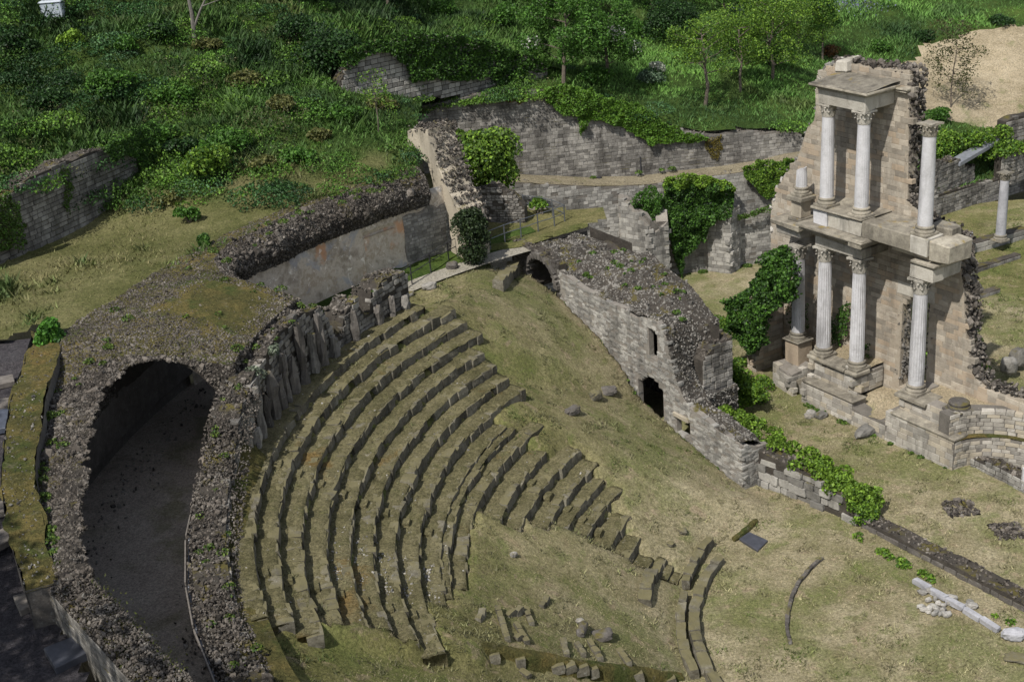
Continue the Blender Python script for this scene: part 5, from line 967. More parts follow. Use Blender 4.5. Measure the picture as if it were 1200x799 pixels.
# ------------------------------------------------------------------ railings and small equipment
def rail(name, label, px, z, h, mat, wires=2):
    P = [at(u, v, z) for u, v in px]; t = thing(name, label, 'railing', P[len(P) // 2])
    for p in P: V, F, T = tube([p - [0, 0, .1], p + [0, 0, h]], .035, 6); mk('post', V, [F, T], mat, t)
    for k in range(wires): V, F, T = tube([p + [0, 0, h * (1 - .42 * k) - .03] for p in P], .022, 5); mk('rail', V, [F, T], mat, t)
    return t
rail('path_railing', 'low dark post railing along the pale path beside the grass verge', ((463, 346), (483, 333), (505, 319), (526, 306), (545, 295)), 7.02, 1.0, M['iron'])
rail('terrace_railing', 'thin grey metal railing around the edge of the small terrace', ((575, 293), (592, 286), (611, 280), (631, 273), (650, 267), (662, 262), (648, 256), (630, 252), (614, 250)), 7.05, 1.05, M['metal'])
p_ = on_hill(64, 20); t = thing('grey_box', 'pale grey plastic utility box half hidden in the grass on the slope', 'box', p_); d = .62
V, Q, T = chamf([p_ + np.array(q) for q in ((-d, -.4, -.2), (d, -.4, -.2), (d, .4, -.2), (-d, .4, -.2), (-d * .95, -.38, .62), (d * .95, -.38, .62), (d * .95, .38, .62), (-d * .95, .38, .62))], .05); mk('body', V, [Q, T], plain('grey_plastic', (.33, .37, .41), .5, var=.1), t)
V, Q, T = chamf([p_ + np.array(q) for q in ((-d * 1.05, -.45, .625), (d * 1.05, -.45, .625), (d * 1.05, .45, .625), (-d * 1.05, .45, .625), (-d, -.42, .74), (d, -.42, .74), (d, .42, .74), (-d, .42, .74))], .04); mk('lid', V, [Q, T], plain('pale_lid', (.42, .46, .5), .5, var=.1), t)
p_ = on_plane(702, 214, UA, UB); fl = [p_ + np.array([0, -.3, 0]), p_ + np.array([0, -.3, .45])]; V, F, T = tube(fl, [.16, .16], 8); tag(mk('floodlight', V, [F, T], M['iron']), 'small dark box lamp standing on the earth path under the upper wall', 'lamp')
p_ = on_plane(751, 206, UA, UB); V, F, T = tube([p_ + np.array([0, -.06, 0]), p_ + np.array([0, -.06, 1.2])], .04, 6); tag(mk('drain_pipe', V, [F, T], M['iron']), 'short dark pipe against the whitened patch of the upper wall', 'pipe')

# ------------------------------------------------------------------ ivy, shrubs, trees, grass
rv = np.random.default_rng(404)
G1, G2 = (.03, .085, .012), (.075, .17, .022); D1, D2 = (.010, .030, .008), (.033, .08, .016); Y1, Y2 = (.09, .17, .015), (.17, .28, .03); O1, O2 = (.06, .075, .02), (.13, .13, .04)
def ivy(name, label, poly, A, B, n, c1, c2, size=.16, depth=.35, cat='ivy', parent=None, sc=2.2, up=.25, front=1):
    n = int(n * 1.7); size = size * .76; depth *= .85
    A = np.array(A)[:2]; B = np.array(B)[:2]; t = (B - A) / np.linalg.norm(B - A); nr = np.array([t[1], -t[0]]) * front
    p = poly_pts(poly, n, rv); jit = 5 * fbm(p[:, 0] * .11, p[:, 1] * .11, 9); jit2 = 5 * fbm(p[:, 0] * .12, p[:, 1] * .12, 19)
    P = np.array([on_plane(u + a, v + b, A, B) for (u, v), a, b in zip(p, jit, jit2)])
    s = P[:, :2] @ t; d = .06 + depth * (.35 + .9 * vnoise(s * sc * .5, P[:, 2] * sc * .5, 3) * vnoise(s * sc, P[:, 2] * sc, 4) * 1.6) * np.sqrt(rv.random(n)); P[:, :2] += nr * d[:, None]
    # lumps catch their own light: leaves face outwards from the lumps
    e = .15; g1 = vnoise((s + e) * sc, P[:, 2] * sc, 4) - vnoise((s - e) * sc, P[:, 2] * sc, 4); g2 = vnoise(s * sc, (P[:, 2] + e) * sc, 4) - vnoise(s * sc, (P[:, 2] - e) * sc, 4)
    Nn = np.stack([nr[0] - g1 * 1.5 * t[0], nr[1] - g1 * 1.5 * t[1], up - g2 * 1.5], 1); Nn /= np.linalg.norm(Nn, axis=1, keepdims=True)
    V, F, C = leaves(P, rv.uniform(.7, 1.35, n) * size, rv, c1, c2, Nn, .75, .8); o = mk(name, V, F, M['leaf'], parent, col=C)
    if parent is None: tag(o, label, cat)
    return o
uA, uB = UA, UB; LA2, LB2 = LA, LB
ivy('hanging_ivy', 'bright green ivy hanging in a long fringe over the top of the upper wall', [(628, 106), (660, 98), (690, 104), (720, 116), (745, 120), (780, 142), (812, 156), (830, 158), (815, 166), (790, 164), (760, 170), (742, 156), (722, 148), (706, 140), (690, 138), (680, 158), (676, 136), (655, 132), (640, 120)], uA, uB, 7500, Y1, G2, .17, .5, sc=2.6, up=.5)
ivy('ivy_mass', 'large dark ivy mass with bright rim hanging over the lower wall between two buttresses', [(775, 214), (800, 206), (822, 205), (836, 212), (858, 216), (857, 240), (845, 252), (832, 256), (826, 278), (812, 288), (800, 300), (796, 322), (789, 304), (784, 280), (779, 262), (775, 240)], LA - [0, .3], LB - [0, .3], 10500, D1, G2, .19, .9, sc=2.0, up=.35)
ivy('ledge_ivy', 'bright yellow green ivy crest along the ledge above the dark ivy mass', [(774, 208), (800, 203), (824, 204), (858, 213), (858, 222), (830, 218), (800, 218), (776, 222)], LA - [0, .6], LB - [0, .6], 1700, Y1, Y2, .17, .5, up=.8)
ivy('wall_ivy', 'bright green ivy patch on the lower wall beside the stage building', [(868, 196), (885, 188), (910, 186), (932, 184), (930, 206), (914, 228), (898, 232), (884, 222), (874, 208)], LA - [0, .2], LB - [0, .2], 3600, G1, Y2, .17, .45, up=.6)
ivy('buttress_ivy', 'sprawling green herbs on top of the buttress nearest the terrace', [(736, 236), (748, 222), (764, 216), (772, 224), (774, 240), (766, 262), (756, 256), (752, 262), (744, 246)], LA - [0, .5], LB - [0, .5], 1500, G1, G2, .15, .6)
ivy('small_ivy', 'low green growth on the lower wall foot right of the bright ivy patch', [(858, 252), (880, 246), (905, 240), (905, 248), (880, 252), (862, 256)], LA - [0, .4], LB - [0, .4], 600, O1, G2, .13, .4)
ivy('left_wall_ivy', 'dark ivy curtain at the near left end of the shaded retaining wall', [(-20, 240), (6, 226), (18, 236), (24, 270), (22, 292), (8, 290), (-20, 300)], LWA + [.1, -.1], LWB + [.1, -.1], 1900, O1, G2, .13, .3)
ivy('corner_ivy', 'ivy tumbling over the far corner of the shaded retaining wall', [(118, 172), (150, 150), (176, 140), (178, 170), (174, 214), (166, 222), (160, 186), (140, 180), (128, 190)], LWA + [.2, -.2], LWB + [.2, -.2], 2600, D1, G2, .14, .5)
ivy('strand_ivy', 'thin ivy strands hanging down the middle of the shaded retaining wall', [(72, 194), (80, 192), (82, 222), (80, 252), (74, 244)], LWA, LWB, 330, O1, G2, .11, .12)
A_, B_ = on_hill(400, 106), on_hill(642, 92)
ivy('slope_ivy', 'thick ivy and creeper hanging over the old wall high on the slope', [(395, 62), (430, 48), (470, 36), (520, 38), (570, 46), (610, 62), (640, 76), (636, 84), (618, 82), (612, 98), (588, 104), (570, 88), (545, 96), (520, 92), (500, 92), (478, 98), (472, 76), (450, 62), (430, 62), (415, 74), (400, 80)], A_, B_, 9000, D1, G2, .19, .6, sc=1.6)
# ivy on the stage ruin and in its doorway, hedge on the low wall
IA, IB = Fm(-5.4, -.7, 0), Fm(-1.5, -.5, 0)
ivy('climbing_ivy', 'big dark green ivy bush climbing the left pier of the stage building', [(912, 290), (926, 284), (938, 296), (944, 322), (944, 346), (930, 352), (916, 360), (902, 380), (906, 400), (890, 412), (876, 402), (864, 380), (858, 356), (866, 344), (884, 332), (898, 318), (908, 300)], IA, IB, 8200, D1, G2, .2, 1.1, sc=1.6)
ivy('foot_ivy', 'green brambles in the hollow at the foot of the stage building pier', [(838, 400), (852, 404), (866, 424), (880, 440), (896, 446), (900, 466), (880, 474), (862, 478), (846, 470), (838, 440)], Fm(-5.0, -3.6, 0), Fm(-1.2, -3.4, 0), 3600, G1, Y2, .16, .8)
ivy('pillar_ivy', 'small ivy clump on the broken pier end of the rubble wall', [(822, 366), (838, 362), (848, 374), (842, 396), (832, 398), (824, 384)], Fm(-3, -4.8, 0), Fm(1, -4.8, 0), 900, G1, Y2, .15, .4)
for poly, k in (([(983, 362), (996, 350), (1000, 372), (992, 392), (984, 404), (980, 388)], 420), ([(972, 352), (978, 370), (990, 404), (980, 408), (972, 384)], 160), ([(1010, 404), (1022, 402), (1022, 450), (1012, 452), (1016, 420)], 170), ([(924, 350), (948, 356), (950, 380), (938, 392), (926, 376)], 260)):
    ivy('ivy_sprig', None, poly, Fm(-5, 1.35, 0), Fm(6, 1.35, 0), k, D1, G2, .13, .25, parent=sb)
hp = np.array([Fm(*q) for q in [(.9, -7.1, 1.75), (6, -7.3, 1.5), (8, -7.0, 1.2), (9.3, -6.9, .9)]])
def blobleaf(C, r, n, c1, c2, size, squash=.85, low=-.3):
    out = []; N_ = []; wsum = np.array([x ** 2 for x in r]); wsum = wsum / wsum.sum(); I = rv.choice(len(C), n, p=wsum); d = rv.normal(size=(n, 3)); d /= np.linalg.norm(d, axis=1, keepdims=True); d[:, 2] = np.where(d[:, 2] < low, -d[:, 2], d[:, 2]); rr = np.array(r)[I][:, None] * (1 - .35 * rv.random((n, 1)) ** 2)
    P = np.array(C)[I] + d * rr * [1, 1, squash]; return leaves(P, rv.uniform(.65, 1.35, n) * size, rv, c1, c2, d, .8, .75)
C, r = [], []
for k in range(130):
    q = rv.random(); i = q * 3; j = min(int(i), 2); p = hp[j] + (hp[j + 1] - hp[j]) * (i - j); w_ = rv.uniform(-.35, .75); C.append(p + np.array([NX[0] * w_, NX[1] * w_, rv.uniform(-.5, .22)])); r.append(rv.uniform(.22, .45))
V, F, Cc = blobleaf(C, r, 14000, (.05, .10, .012), Y2, .15); tag(mk('ivy_hedge', V, F, M['leaf'], None, col=Cc), 'bright green ivy hedge growing thickly along the low stage wall', 'hedge')
C, r = [], []
for k in range(26): p = Fm(9.35 + rv.uniform(-.3, .25), rv.uniform(-7.4, -6.7), rv.uniform(.1, .9)); C.append(p); r.append(rv.uniform(.2, .35))
for k in range(30): s = rv.choice([10.2, 11.6, 12.6, 13.6, 16, 17, 18, 19, 20, 21]) + rv.normal() * .35; C.append(Fm(s, rv.uniform(-8.3, -8.0) if s < 14 else rv.uniform(-8.35, -7.9), .0)); r.append(rv.uniform(.12, .26))
V, F, Cc = blobleaf(C, r, 3600, G1, Y2, .12); tag(mk('ditch_plants', V, F, M['leaf'], None, col=Cc), 'green weeds growing in clumps along the ditch of the stage kerb', 'plants', kind='stuff')
C, r = [], []
for (u, v) in ((842, 404), (848, 420), (856, 436), (866, 446), (880, 455), (872, 468), (856, 462), (890, 466), (846, 440), (850, 478), (862, 430), (895, 452), (838, 388), (846, 380)):
    for k in range(3): p = at(u + rv.normal() * 4, v + rv.normal() * 3, .15); C.append(p); r.append(rv.uniform(.3, .6))
V, F, Cc = blobleaf(C, r, 7000, G1, Y2, .13); tag(mk('brambles', V, F, M['leaf'], None, col=Cc), 'green brambles filling the hollow between rubble wall and stage building', 'brambles')
def moss_patch(name, label, poly, A, B, n, c1, c2):
    return ivy(name, label, poly, A, B, n, c1, c2, .09, .12, 'moss', up=.9)
moss_patch('wall_moss', 'rusty orange moss cushion on the top of the upper wall left of the hanging ivy', [(574, 113), (600, 109), (620, 108), (618, 118), (606, 123), (590, 118)], UA, UB, 900, (.12, .065, .01), (.22, .12, .02))
moss_patch('wall_moss', 'dark olive moss running down the right part of the upper wall', [(822, 160), (846, 158), (846, 172), (838, 190), (832, 186), (828, 172)], UA, UB, 700, (.09, .08, .012), (.16, .12, .02))
def hedge_line(name, label, px, plane, hgt, n, c1, c2, cat='hedge', rad=(.35, .7)):
    C, r = [], []
    for k in range(60):
        q = rv.random() * (len(px) - 1); i = int(q); u = px[i][0] + (px[i + 1][0] - px[i][0]) * (q - i); v = px[i][1] + (px[i + 1][1] - px[i][1]) * (q - i); p = on_plane(u, v, *plane); C.append(p + [rv.normal() * .2, rv.normal() * .3, -rv.random() * hgt]); r.append(rv.uniform(*rad))
    V, F, Cc = blobleaf(C, r, n, c1, c2, .17); return tag(mk(name, V, F, M['leaf'], None, col=Cc), label, cat)
hpln = (at(1100, 185, 3)[:2], at(1175, 175, 3)[:2])
hedge_line('field_hedge', 'bright green ivy covered hedge below the bare tan field', [(1098, 158), (1120, 160), (1150, 158), (1178, 152)], hpln, 1.6, 7000, G1, Y2)
hedge_line('field_hedge', 'ivy crest on the short wall at the right edge beside the grey slab', [(1174, 176), (1190, 172), (1210, 170)], (at(1172, 205, 1.6)[:2], at(1215, 192, 1.6)[:2]), .4, 1600, G1, Y2, rad=(.25, .4))

def shrub(name, label, cat, p, r, h, n, c1, c2, size=.17, group=None, lob=14, stem=True):
    p = np.array(p, float); t = thing(name, label, cat, p, group); C, rr = [], []
    for k in range(lob):
        d = rv.normal(size=3); d /= np.linalg.norm(d); q = rv.random() ** .4; C.append(p + [d[0] * r * .62 * q, d[1] * r * .62 * q, h * .5 + d[2] * h * .34 * q]); rr.append(r * rv.uniform(.28, .5))
    V, F, Cc = blobleaf(C, rr, n, c1, c2, size, min(1.0, h / (2 * r) + .3)); mk('foliage', V, F, M['leaf'], t, col=Cc)
    if stem:
        mb = MB()
        for k in range(4): e = C[rv.integers(len(C))]; V, F, T = tube([p - [0, 0, .2], (p + e) / 2 + rv.normal(size=3) * .08, e], [.06, .045, .02], 5); mb.add(V, F, T)
        mb.build('stems', M['bark'], t)
    return t
shrub('round_shrub', 'big rounded yellow green shrub between the spur wall and the upper wall', 'shrub', (-.5, 69.0, 7.3), 2.75, 4.4, 13000, D2, Y2, .19, lob=26)
shrub('round_shrub', 'yellow green upper lobe of shrub leaning on the spur wall top', 'shrub', on_plane(548, 196, (-3.2, 70.0), (0, 70.0)), 1.0, 2.3, 2600, G1, Y2, .18)
shrub('clipped_bush', 'dark dense rounded bush standing alone on the pale path beside the terrace', 'bush', at(556, 308, 7.0) - [0, 0, .8], 1.2, 4.0, 8000, (.012, .024, .010), (.04, .065, .02), .12, lob=34)
shrub('small_bush', 'small green bush behind the terrace railing corner', 'bush', at(632, 250, 7.2), .6, 1.3, 900, G1, Y2, .14, lob=7)
shrub('door_bush', 'green bush growing behind the doorway of the stage building', 'bush', Fm(4.6, 4.2, 0), 1.7, 4.6, 3800, G1, Y2, .17)
shrub('fern_tuft', 'bright green fern tuft on the end of the mossy wall at the left edge', 'fern', PO(31.7, 170.0, 11.4), .75, .9, 1500, (.03, .10, .012), (.08, .2, .025), .16, lob=9, stem=False)
shrub('bank_bush', 'bright ivy bush on the bank right of the dark gap beside the retaining wall', 'bush', on_hill(245, 215), 1.3, 1.6, 3600, G1, Y2, .15, lob=20)
shrub('bank_bush', 'small dark bush clinging to the rubble edge above the painted wall', 'bush', on_hill(240, 292), .45, .7, 600, D1, G2, .13, lob=6)
shrub('bank_bush', 'low green bush hanging over the broken vault below the bank', 'bush', on_hill(222, 262), .7, .8, 800, G1, G2, .13, lob=8); shrub('grey_herb', 'grey green herb clump on the ring wall beside the mossy vault', 'herb', PO(24.2, 170, 9.9), .55, .7, 500, (.12, .15, .1), (.22, .25, .18), .11, lob=6, stem=False)
shrub('grey_herb', 'second grey green herb clump lower on the ring wall', 'herb', PO(24.0, 166.5, 10.2), .45, .6, 400, (.12, .15, .1), (.2, .23, .17), .11, lob=5, stem=False)
# shrubs one can tell apart on the slope
SH = [(392, 92, 2.3, 3.0, 'd', 'big dark rounded shrub left of the ivy covered wall'), (345, 50, 1.6, 1.7, 'd', 'dark shrub left of the big rounded one above the mid terrace'), (135, 118, 1.5, 1.5, 'm', 'bright lobed bush on the bank above the retaining wall'), (60, 130, 1.3, 1.1, 'd', 'dark low bush at left on the bank above the retaining wall'),
      (205, 122, 1.3, 1.1, 'm', 'green bush in the middle of the left bank'), (290, 105, 1.2, 1.0, 'o', 'olive bush on the right part of the left bank'), (85, 55, .9, 1.0, 'y', 'small bright bush on the upper left slope'), (150, 62, 1.0, .9, 'm', 'green bush below the dark earth strip on the upper left slope'), (190, 45, 1.2, .9, 'd', 'dark brambles on the earth strip at upper left'), (20, 60, 1.4, 1.2, 'd', 'dark bush at the far upper left edge'),
      (245, 60, 1.0, .8, 'o', 'olive bush right of the bare forked trunk'), (330, 130, 1.0, .8, 'o', 'low olive bush on the mid bank'), (405, 140, 1.1, .9, 'm', 'green bush beside the thin sapling on the mid bank'), (375, 165, .8, .6, 'o', 'small bush near the lip of the bank above the painted wall'), (450, 130, 1.0, .8, 'o', 'yellowish bush at the right end of the mid bank'),
      (520, 20, 1.4, 1.3, 'm', 'green bush above the grass strip behind the ivy covered wall'), (590, 30, 1.5, 1.4, 'm', 'bush at the top edge above the ivy covered wall'), (790, 50, 2.6, 3.0, 'd', 'very dark large shrub at the top middle of the slope'), (740, 40, 1.4, 1.2, 'm', 'light green bush left of the very dark shrub'), (700, 98, 1.3, 1.1, 'm', 'green bush just above the hanging ivy fringe'),
      (760, 100, 1.2, .9, 'g', 'grey green bush on the meadow right of the blossoming tree'), (770, 84, .8, .8, 'w', 'small white flowering bush on the meadow'), (860, 62, 1.6, 1.8, 'm', 'green bush left of the slim tree pair'), (905, 78, 1.8, 2.0, 'm', 'leafy bush in front of the wooded top edge'), (1030, 62, 1.0, .9, 'm', 'green bush at the left edge of the bare tan field'),
      (1085, 48, 1.1, .9, 'd', 'dark bush on the upper edge of the bare tan field'), (1175, 30, 1.1, .9, 'd', 'dark bush at the upper right corner of the field'), (1045, 130, 1.0, .6, 'm', 'low green bush just right of the stage roof'), (1100, 138, 1.2, .8, 'm', 'green bush at the foot of the sparse sapling'), (185, 172, 1.2, 1.0, 'm', 'leafy ivy bush right beside the top corner of the retaining wall'), (270, 185, 1.5, 1.3, 'm', 'broad ivy bush right of the bright bank bush'), (215, 185, 1.2, 1.0, 'd', 'dark ivy bush at the back of the trodden platform'), (310, 200, .9, .7, 'o', 'olive bush on the rocky part of the bank'), (350, 190, 1.0, .7, 'm', 'green bush low on the lip of the bank'), (200, 240, .8, .6, 'o', 'low olive herb bush on the trodden platform'), (420, 95, 1.3, 1.4, 'm', 'green bush against the left end of the ivy covered wall'),
      (975, 66, .9, .8, 'r', 'russet leaved bush behind the stage roof')]
PAL = {'d': (D1, D2), 'm': (G1, G2), 'o': (O1, O2), 'y': (Y1, Y2), 'g': ((.05, .09, .05), (.1, .15, .09)), 'w': ((.2, .24, .16), (.5, .52, .45)), 'r': ((.07, .06, .02), (.2, .09, .03))}
for (u, v, r, h, k, lab) in SH: shrub('slope_shrub', lab, 'bush', on_hill(u, v) - [0, 0, .15], r, h, int(900 * r * max(r, h)) + 250, *PAL[k], .16, 'bushes on the green slope', lob=int(8 + 6 * r))
def tree(name, label, p, h, spread, n, c1, c2, size=.17, trunk=.12, crown0=.35, seed=0, group='trees on the slope', lean=(0, 0), blossoms=0, nb=14, cr=.55, parts=True):
    r = np.random.default_rng(seed); p = np.array(p, float); t = thing(name, label, 'tree', p, group); mb = MB(); top = p + [lean[0], lean[1], h * .9]
    pts = [p - [0, 0, .3]] + [p + (top - p) * q + np.array([r.normal() * .08 * h * .2, r.normal() * .08 * h * .2, 0]) for q in (.25, .5, .75, 1)]; rad = [trunk * 1.2, trunk, trunk * .75, trunk * .5, trunk * .15]; V, F, T = tube(pts, rad, 8); mb.add(V, F, T); C, R = [], []; mbl = []
    for k in range(nb):
        q = crown0 + (1 - crown0) * (k + .5) / nb; b0 = np.array([np.interp(q, [0, .25, .5, .75, 1], [x[i] for x in pts]) for i in range(3)]); a = k * 2.4 + r.normal() * .4; ln = spread * (1.15 - .75 * abs(q - .55) * 1.3) * r.uniform(.6, 1.1); e = b0 + [math.cos(a) * ln, math.sin(a) * ln, ln * r.uniform(.15, .75)]; md = (b0 + e) / 2 + r.normal(size=3) * .1
        V, F, T = tube([b0, md, e], [trunk * .4, trunk * .25, .012], 5); mbl.append((V, F, T)); C += [e, md * .4 + e * .6 + r.normal(size=3) * .25]; R += [cr * r.uniform(.55, 1.1), cr * r.uniform(.45, .9)]
    for V, F, T in mbl: mb.add(V, F, T)
    mb.build('trunk', M['bark'], t); R = [x * 1.35 for x in R]; V, F, Cc = blobleaf(C, R, int(n * 1.6), c1, c2, size * .78, .85, -.9); mk('crown', V, F, M['leaf'], t, col=Cc)
    if blossoms: I = r.integers(0, len(C), 5); V, F, Cc = blobleaf([C[i] for i in I], [R[i] * .9 for i in I], blossoms, (.35, .36, .3), (.6, .6, .55), .13, .85); mk('blossom', V, F, M['leaf'], t, col=Cc)
    return t
tree('blossom_tree', 'broad green tree with white blossom behind the hanging ivy', on_hill(660, 102), 5.4, 2.4, 9880, G1, G2, .18, .12, .25, 1, blossoms=420, nb=18, cr=.75, lean=(.4, 0)); tree('blossom_tree', 'second green tree with pale blossom right of the first', on_hill(712, 92), 4.2, 2.0, 6080, G1, G2, .17, .1, .2, 2, blossoms=500, cr=.7)
tree('slim_tree', 'slim grey trunked tree with airy crown on the meadow', on_hill(826, 124), 5.2, 2.0, 3800, G1, Y2, .15, .11, .4, 3, cr=.6, nb=16); tree('slim_tree', 'thin tree standing just right of the slim grey trunked one', on_hill(868, 108), 4.6, 1.6, 3420, G1, Y2, .15, .08, .35, 4, cr=.55)
tree('slim_tree', 'young tree with small crown behind the stage roof', on_hill(964, 72), 4.8, 1.0, 2280, G1, G2, .16, .07, .45, 5, cr=.42); tree('slim_tree', 'leafy light green tree in the group left of the stage roof', on_hill(905, 96), 5.4, 2.2, 7980, G1, Y2, .16, .1, .2, 6, cr=.8, nb=18); tree('slim_tree', 'light green tree at the top edge above the stage roof', on_hill(935, 62), 5.0, 2.2, 6840, G1, Y2, .16, .1, .2, 7, cr=.8)
tree('slope_tree', 'dark green tree at the top edge above the very dark shrub', on_hill(765, 14), 5.0, 2.4, 7980, D1, G2, .18, .12, .2, 8, cr=.9, nb=18); tree('slope_tree', 'mid green tree at the top edge over the blossoming trees', on_hill(655, 18), 4.4, 2.4, 7980, D1, G2, .18, .12, .15, 9, cr=.9, nb=18, blossoms=150); tree('slope_tree', 'green tree at the top edge above the slim grey trunked one', on_hill(850, 22), 4.6, 2.2, 7220, G1, G2, .17, .1, .15, 10, cr=.85)
tree('slope_tree', 'dark tree at the top edge left of the white flowering shrub', on_hill(455, 8), 4.0, 2.0, 5320, D1, G2, .17, .1, .15, 11, cr=.8); tree('slope_tree', 'small dark tree above the big rounded shrub', on_hill(350, 6), 3.6, 1.8, 4180, D1, G2, .17, .1, .15, 14, cr=.75)
tree('sapling', 'sparse dark leaved sapling standing on the bare tan field', on_hill(1114, 128), 6.2, 1.5, 1500, (.03, .04, .012), (.085, .09, .03), .17, .05, .15, 12, cr=.5, nb=26); tree('sapling', 'thin pale sapling on the lip of the mid bank', on_hill(443, 156), 3.3, .7, 420, G1, Y2, .13, .03, .35, 13, cr=.3, nb=9)
for k, (x, y, z, h, lab) in enumerate(((-19.5, 15.5, 10, 15, 'tall unseen shade tree added left of the gravel steps, nearest the viewer'), (-24.5, 21.5, 10, 16, 'tall unseen shade tree added left of the gravel steps, second from the viewer'), (-29, 28.5, 10.5, 16, 'tall unseen shade tree added left of the mossy wall, third from the viewer'), (-34.5, 37, 11, 16, 'tall unseen shade tree added beyond the left end of the retaining wall, farthest from the viewer'))):
    tree('added_shade_tree', lab, (x, y, z), h, 4.2, 5200, D1, G2, .42, .3, .35, 60 + k, group='unseen trees added to shade the left side', cr=1.5, nb=22)  # trees added out of view, only to cast shade over the left side
t = thing('bare_tree', 'bare grey forked trunk at the top left of the slope', 'tree', on_hill(228, 48)); p_ = on_hill(228, 48); mb = MB()
for pts, r_ in (([p_ - [0, 0, .3], p_ + [.1, 0, 1.5], p_ + [-.05, .1, 4.5]], [.14, .11, .05]), ([p_ + [.05, 0, .6], p_ + [.6, 0, 1.6], p_ + [1.5, .2, 3.0]], [.08, .06, .03]), ([p_ + [.7, 0, 1.8], p_ + [1.8, 0, 2.1]], [.04, .015])): V, F, T = tube(pts, r_, 7); mb.add(V, F, T)
mb.build('trunk', plain('grey_bark', (.13, .12, .105), .9, var=.3), t)

# weeds rooted in the rubble and at the foot of the walls
C, r = [], []
for k in range(70):
    a_ = rv.uniform(130, 199); R_a = rv.uniform(28.6, 30.4) if a_ > 172 or a_ < 156 else rv.uniform(24.6, 30.6); R_a = min(R_a, float(moss_in(a_)) - .1 if a_ > 168 else 31); C.append(PO(R_a, a_, float(ztop_(a_, R_a)) + .05)); r.append(rv.uniform(.08, .26))
for k in range(34): C.append(PO(rv.uniform(23.9, 24.9), rv.uniform(146, 205), 0)); R_a, a_ = to_po(C[-1][0], C[-1][1]); C[-1][2] = float(iw_top(a_)) + .05; r.append(rv.uniform(.07, .2))
V, F, Cc = blobleaf(C, r, 4200, (.03, .07, .014), (.12, .17, .03), .09, .6, -.1); mk('wall_weeds', V, F, M['leaf'], vb, col=Cc, kind='stuff')
C, r = [], []
for k in range(46): s_ = rv.uniform(-9, 4); C.append(Fm(s_, -9.12 - abs(rv.normal() * .12), float(zwall(s_)) + .03)); r.append(rv.uniform(.06, .2))
for k in range(16): C.append(Fm(rv.uniform(-.3, 8.7), -1.15 - abs(rv.normal() * .1), .02)); r.append(rv.uniform(.05, .18))
for k in range(30): C.append(Fm(rv.uniform(-9, -.9), rv.uniform(-8.4, -6), 0)); s_, m_ = to_sm(C[-1][0], C[-1][1]); C[-1][2] = float(pd_top(s_, m_)) + .04; r.append(rv.uniform(.07, .22))
for k in range(26): q_ = rv.random(); C.append(np.array([*(LA + (LB - LA) * q_), .0]) + [0, -.25, .02] if q_ > .35 else np.array([*(UA + (UB - UA) * (q_ * 2)), 6.2]) + [0, -.3, .05]); r.append(rv.uniform(.1, .28))
V, F, Cc = blobleaf(C, r, 5200, (.03, .075, .014), (.12, .19, .03), .1, .6, -.1); mk('foot_weeds', V, F, M['leaf'], None, col=Cc, kind='stuff')
# grass, weeds and herbs as ground cover
def inview(P, mg=25):
    d = P - np.array([0, 0, CAM_H]); k = d @ _ff; u = 600 + FPX * (d @ _cx) / k; v = 399.5 - FPX * (d @ _cy) / k; return (u > -mg) & (u < 1200 + mg) & (v > -mg) & (v < 799 + mg), u, v
n = 720000; x = rv.uniform(-46, 56, n); y = rv.uniform(44, 128, n); ok = in_hill(x, y); x, y = x[ok], y[ok]; P = np.stack([x, y, hill_z(x, y)], 1); ok, u, v = inview(P); P, u, v = P[ok], u[ok], v[ok]
n1 = fbm(P[:, 0] * .4, P[:, 1] * .4, 12); bare = in_poly(u + 14 * n1, v + 8 * n1, BARE); pf = plat_f(P[:, 0], P[:, 1]); keep = rv.random(len(P)) > np.where(bare, .88, .55 * pf); P, bare, pf = P[keep], bare[keep], pf[keep][:, None]
a = fbm(P[:, 0] * .13, P[:, 1] * .13, 41); b = fbm(P[:, 0] * .45, P[:, 1] * .45, 42); d = fbm(P[:, 0] * .22, P[:, 1] * .22, 47); k = (.5 + .9 * a + .6 * b).clip(0, 1)[:, None]; right = (sstep(P[:, 0] - .1 * (P[:, 1] - 80), 0, 12))[:, None]
c1 = np.array((.02, .05, .012)) * (1 - k) + np.array((.085, .185, .032)) * k; c1 = c1 * (1 + .9 * right) + np.array((.012, .014, .008)) * right; br = (sstep(d, .32, .6) * .5)[:, None]; c1 = c1 * (1 - br) + np.array((.13, .115, .05)) * br; gg = (sstep(-d, .3, .5) * .5)[:, None]; c1 = c1 * (1 - gg) + np.array((.05, .085, .045)) * gg; c2 = c1 * .62 + np.array((.04, .045, .012)) * k
tan = np.maximum(pf, bare[:, None]); c1 = c1 * (1 - tan) + np.array((.15, .15, .055)) * tan; c2 = c2 * (1 - tan) + np.array((.2, .175, .085)) * tan
h = rv.uniform(.12, .36, len(P)) * (.55 + 1.9 * vnoise(P[:, 0] * .35, P[:, 1] * .35, 44) ** 1.6 + .5 * b.clip(0, 1)) * (1 - .72 * tan[:, 0]) * (1 - .3 * right[:, 0]); V, F, Cc = blades(P, h, rv, (0, 0, 0), (0, 0, 0), wd=.34, lean=.8); tt = rv.random((len(P), 1)); Cc = np.repeat(((c1 * (1 - tt) + c2 * tt) * (1 + .3 * rv.normal(size=(len(P), 1)).clip(-1.6, 1.6))).clip(.004, .6), 3, 0); mk('slope_grass', V, F, M['grass'], None, col=Cc, kind='stuff')
Pf = []
for (u0, v0, su, sv, nf) in ((995, 8, 30, 9, 500), (875, 14, 16, 6, 160)):
    for q in range(nf): Pf.append(on_hill(u0 + rv.normal() * su * .6, v0 + rv.normal() * sv * .6) + [0, 0, rv.uniform(.1, .35)])
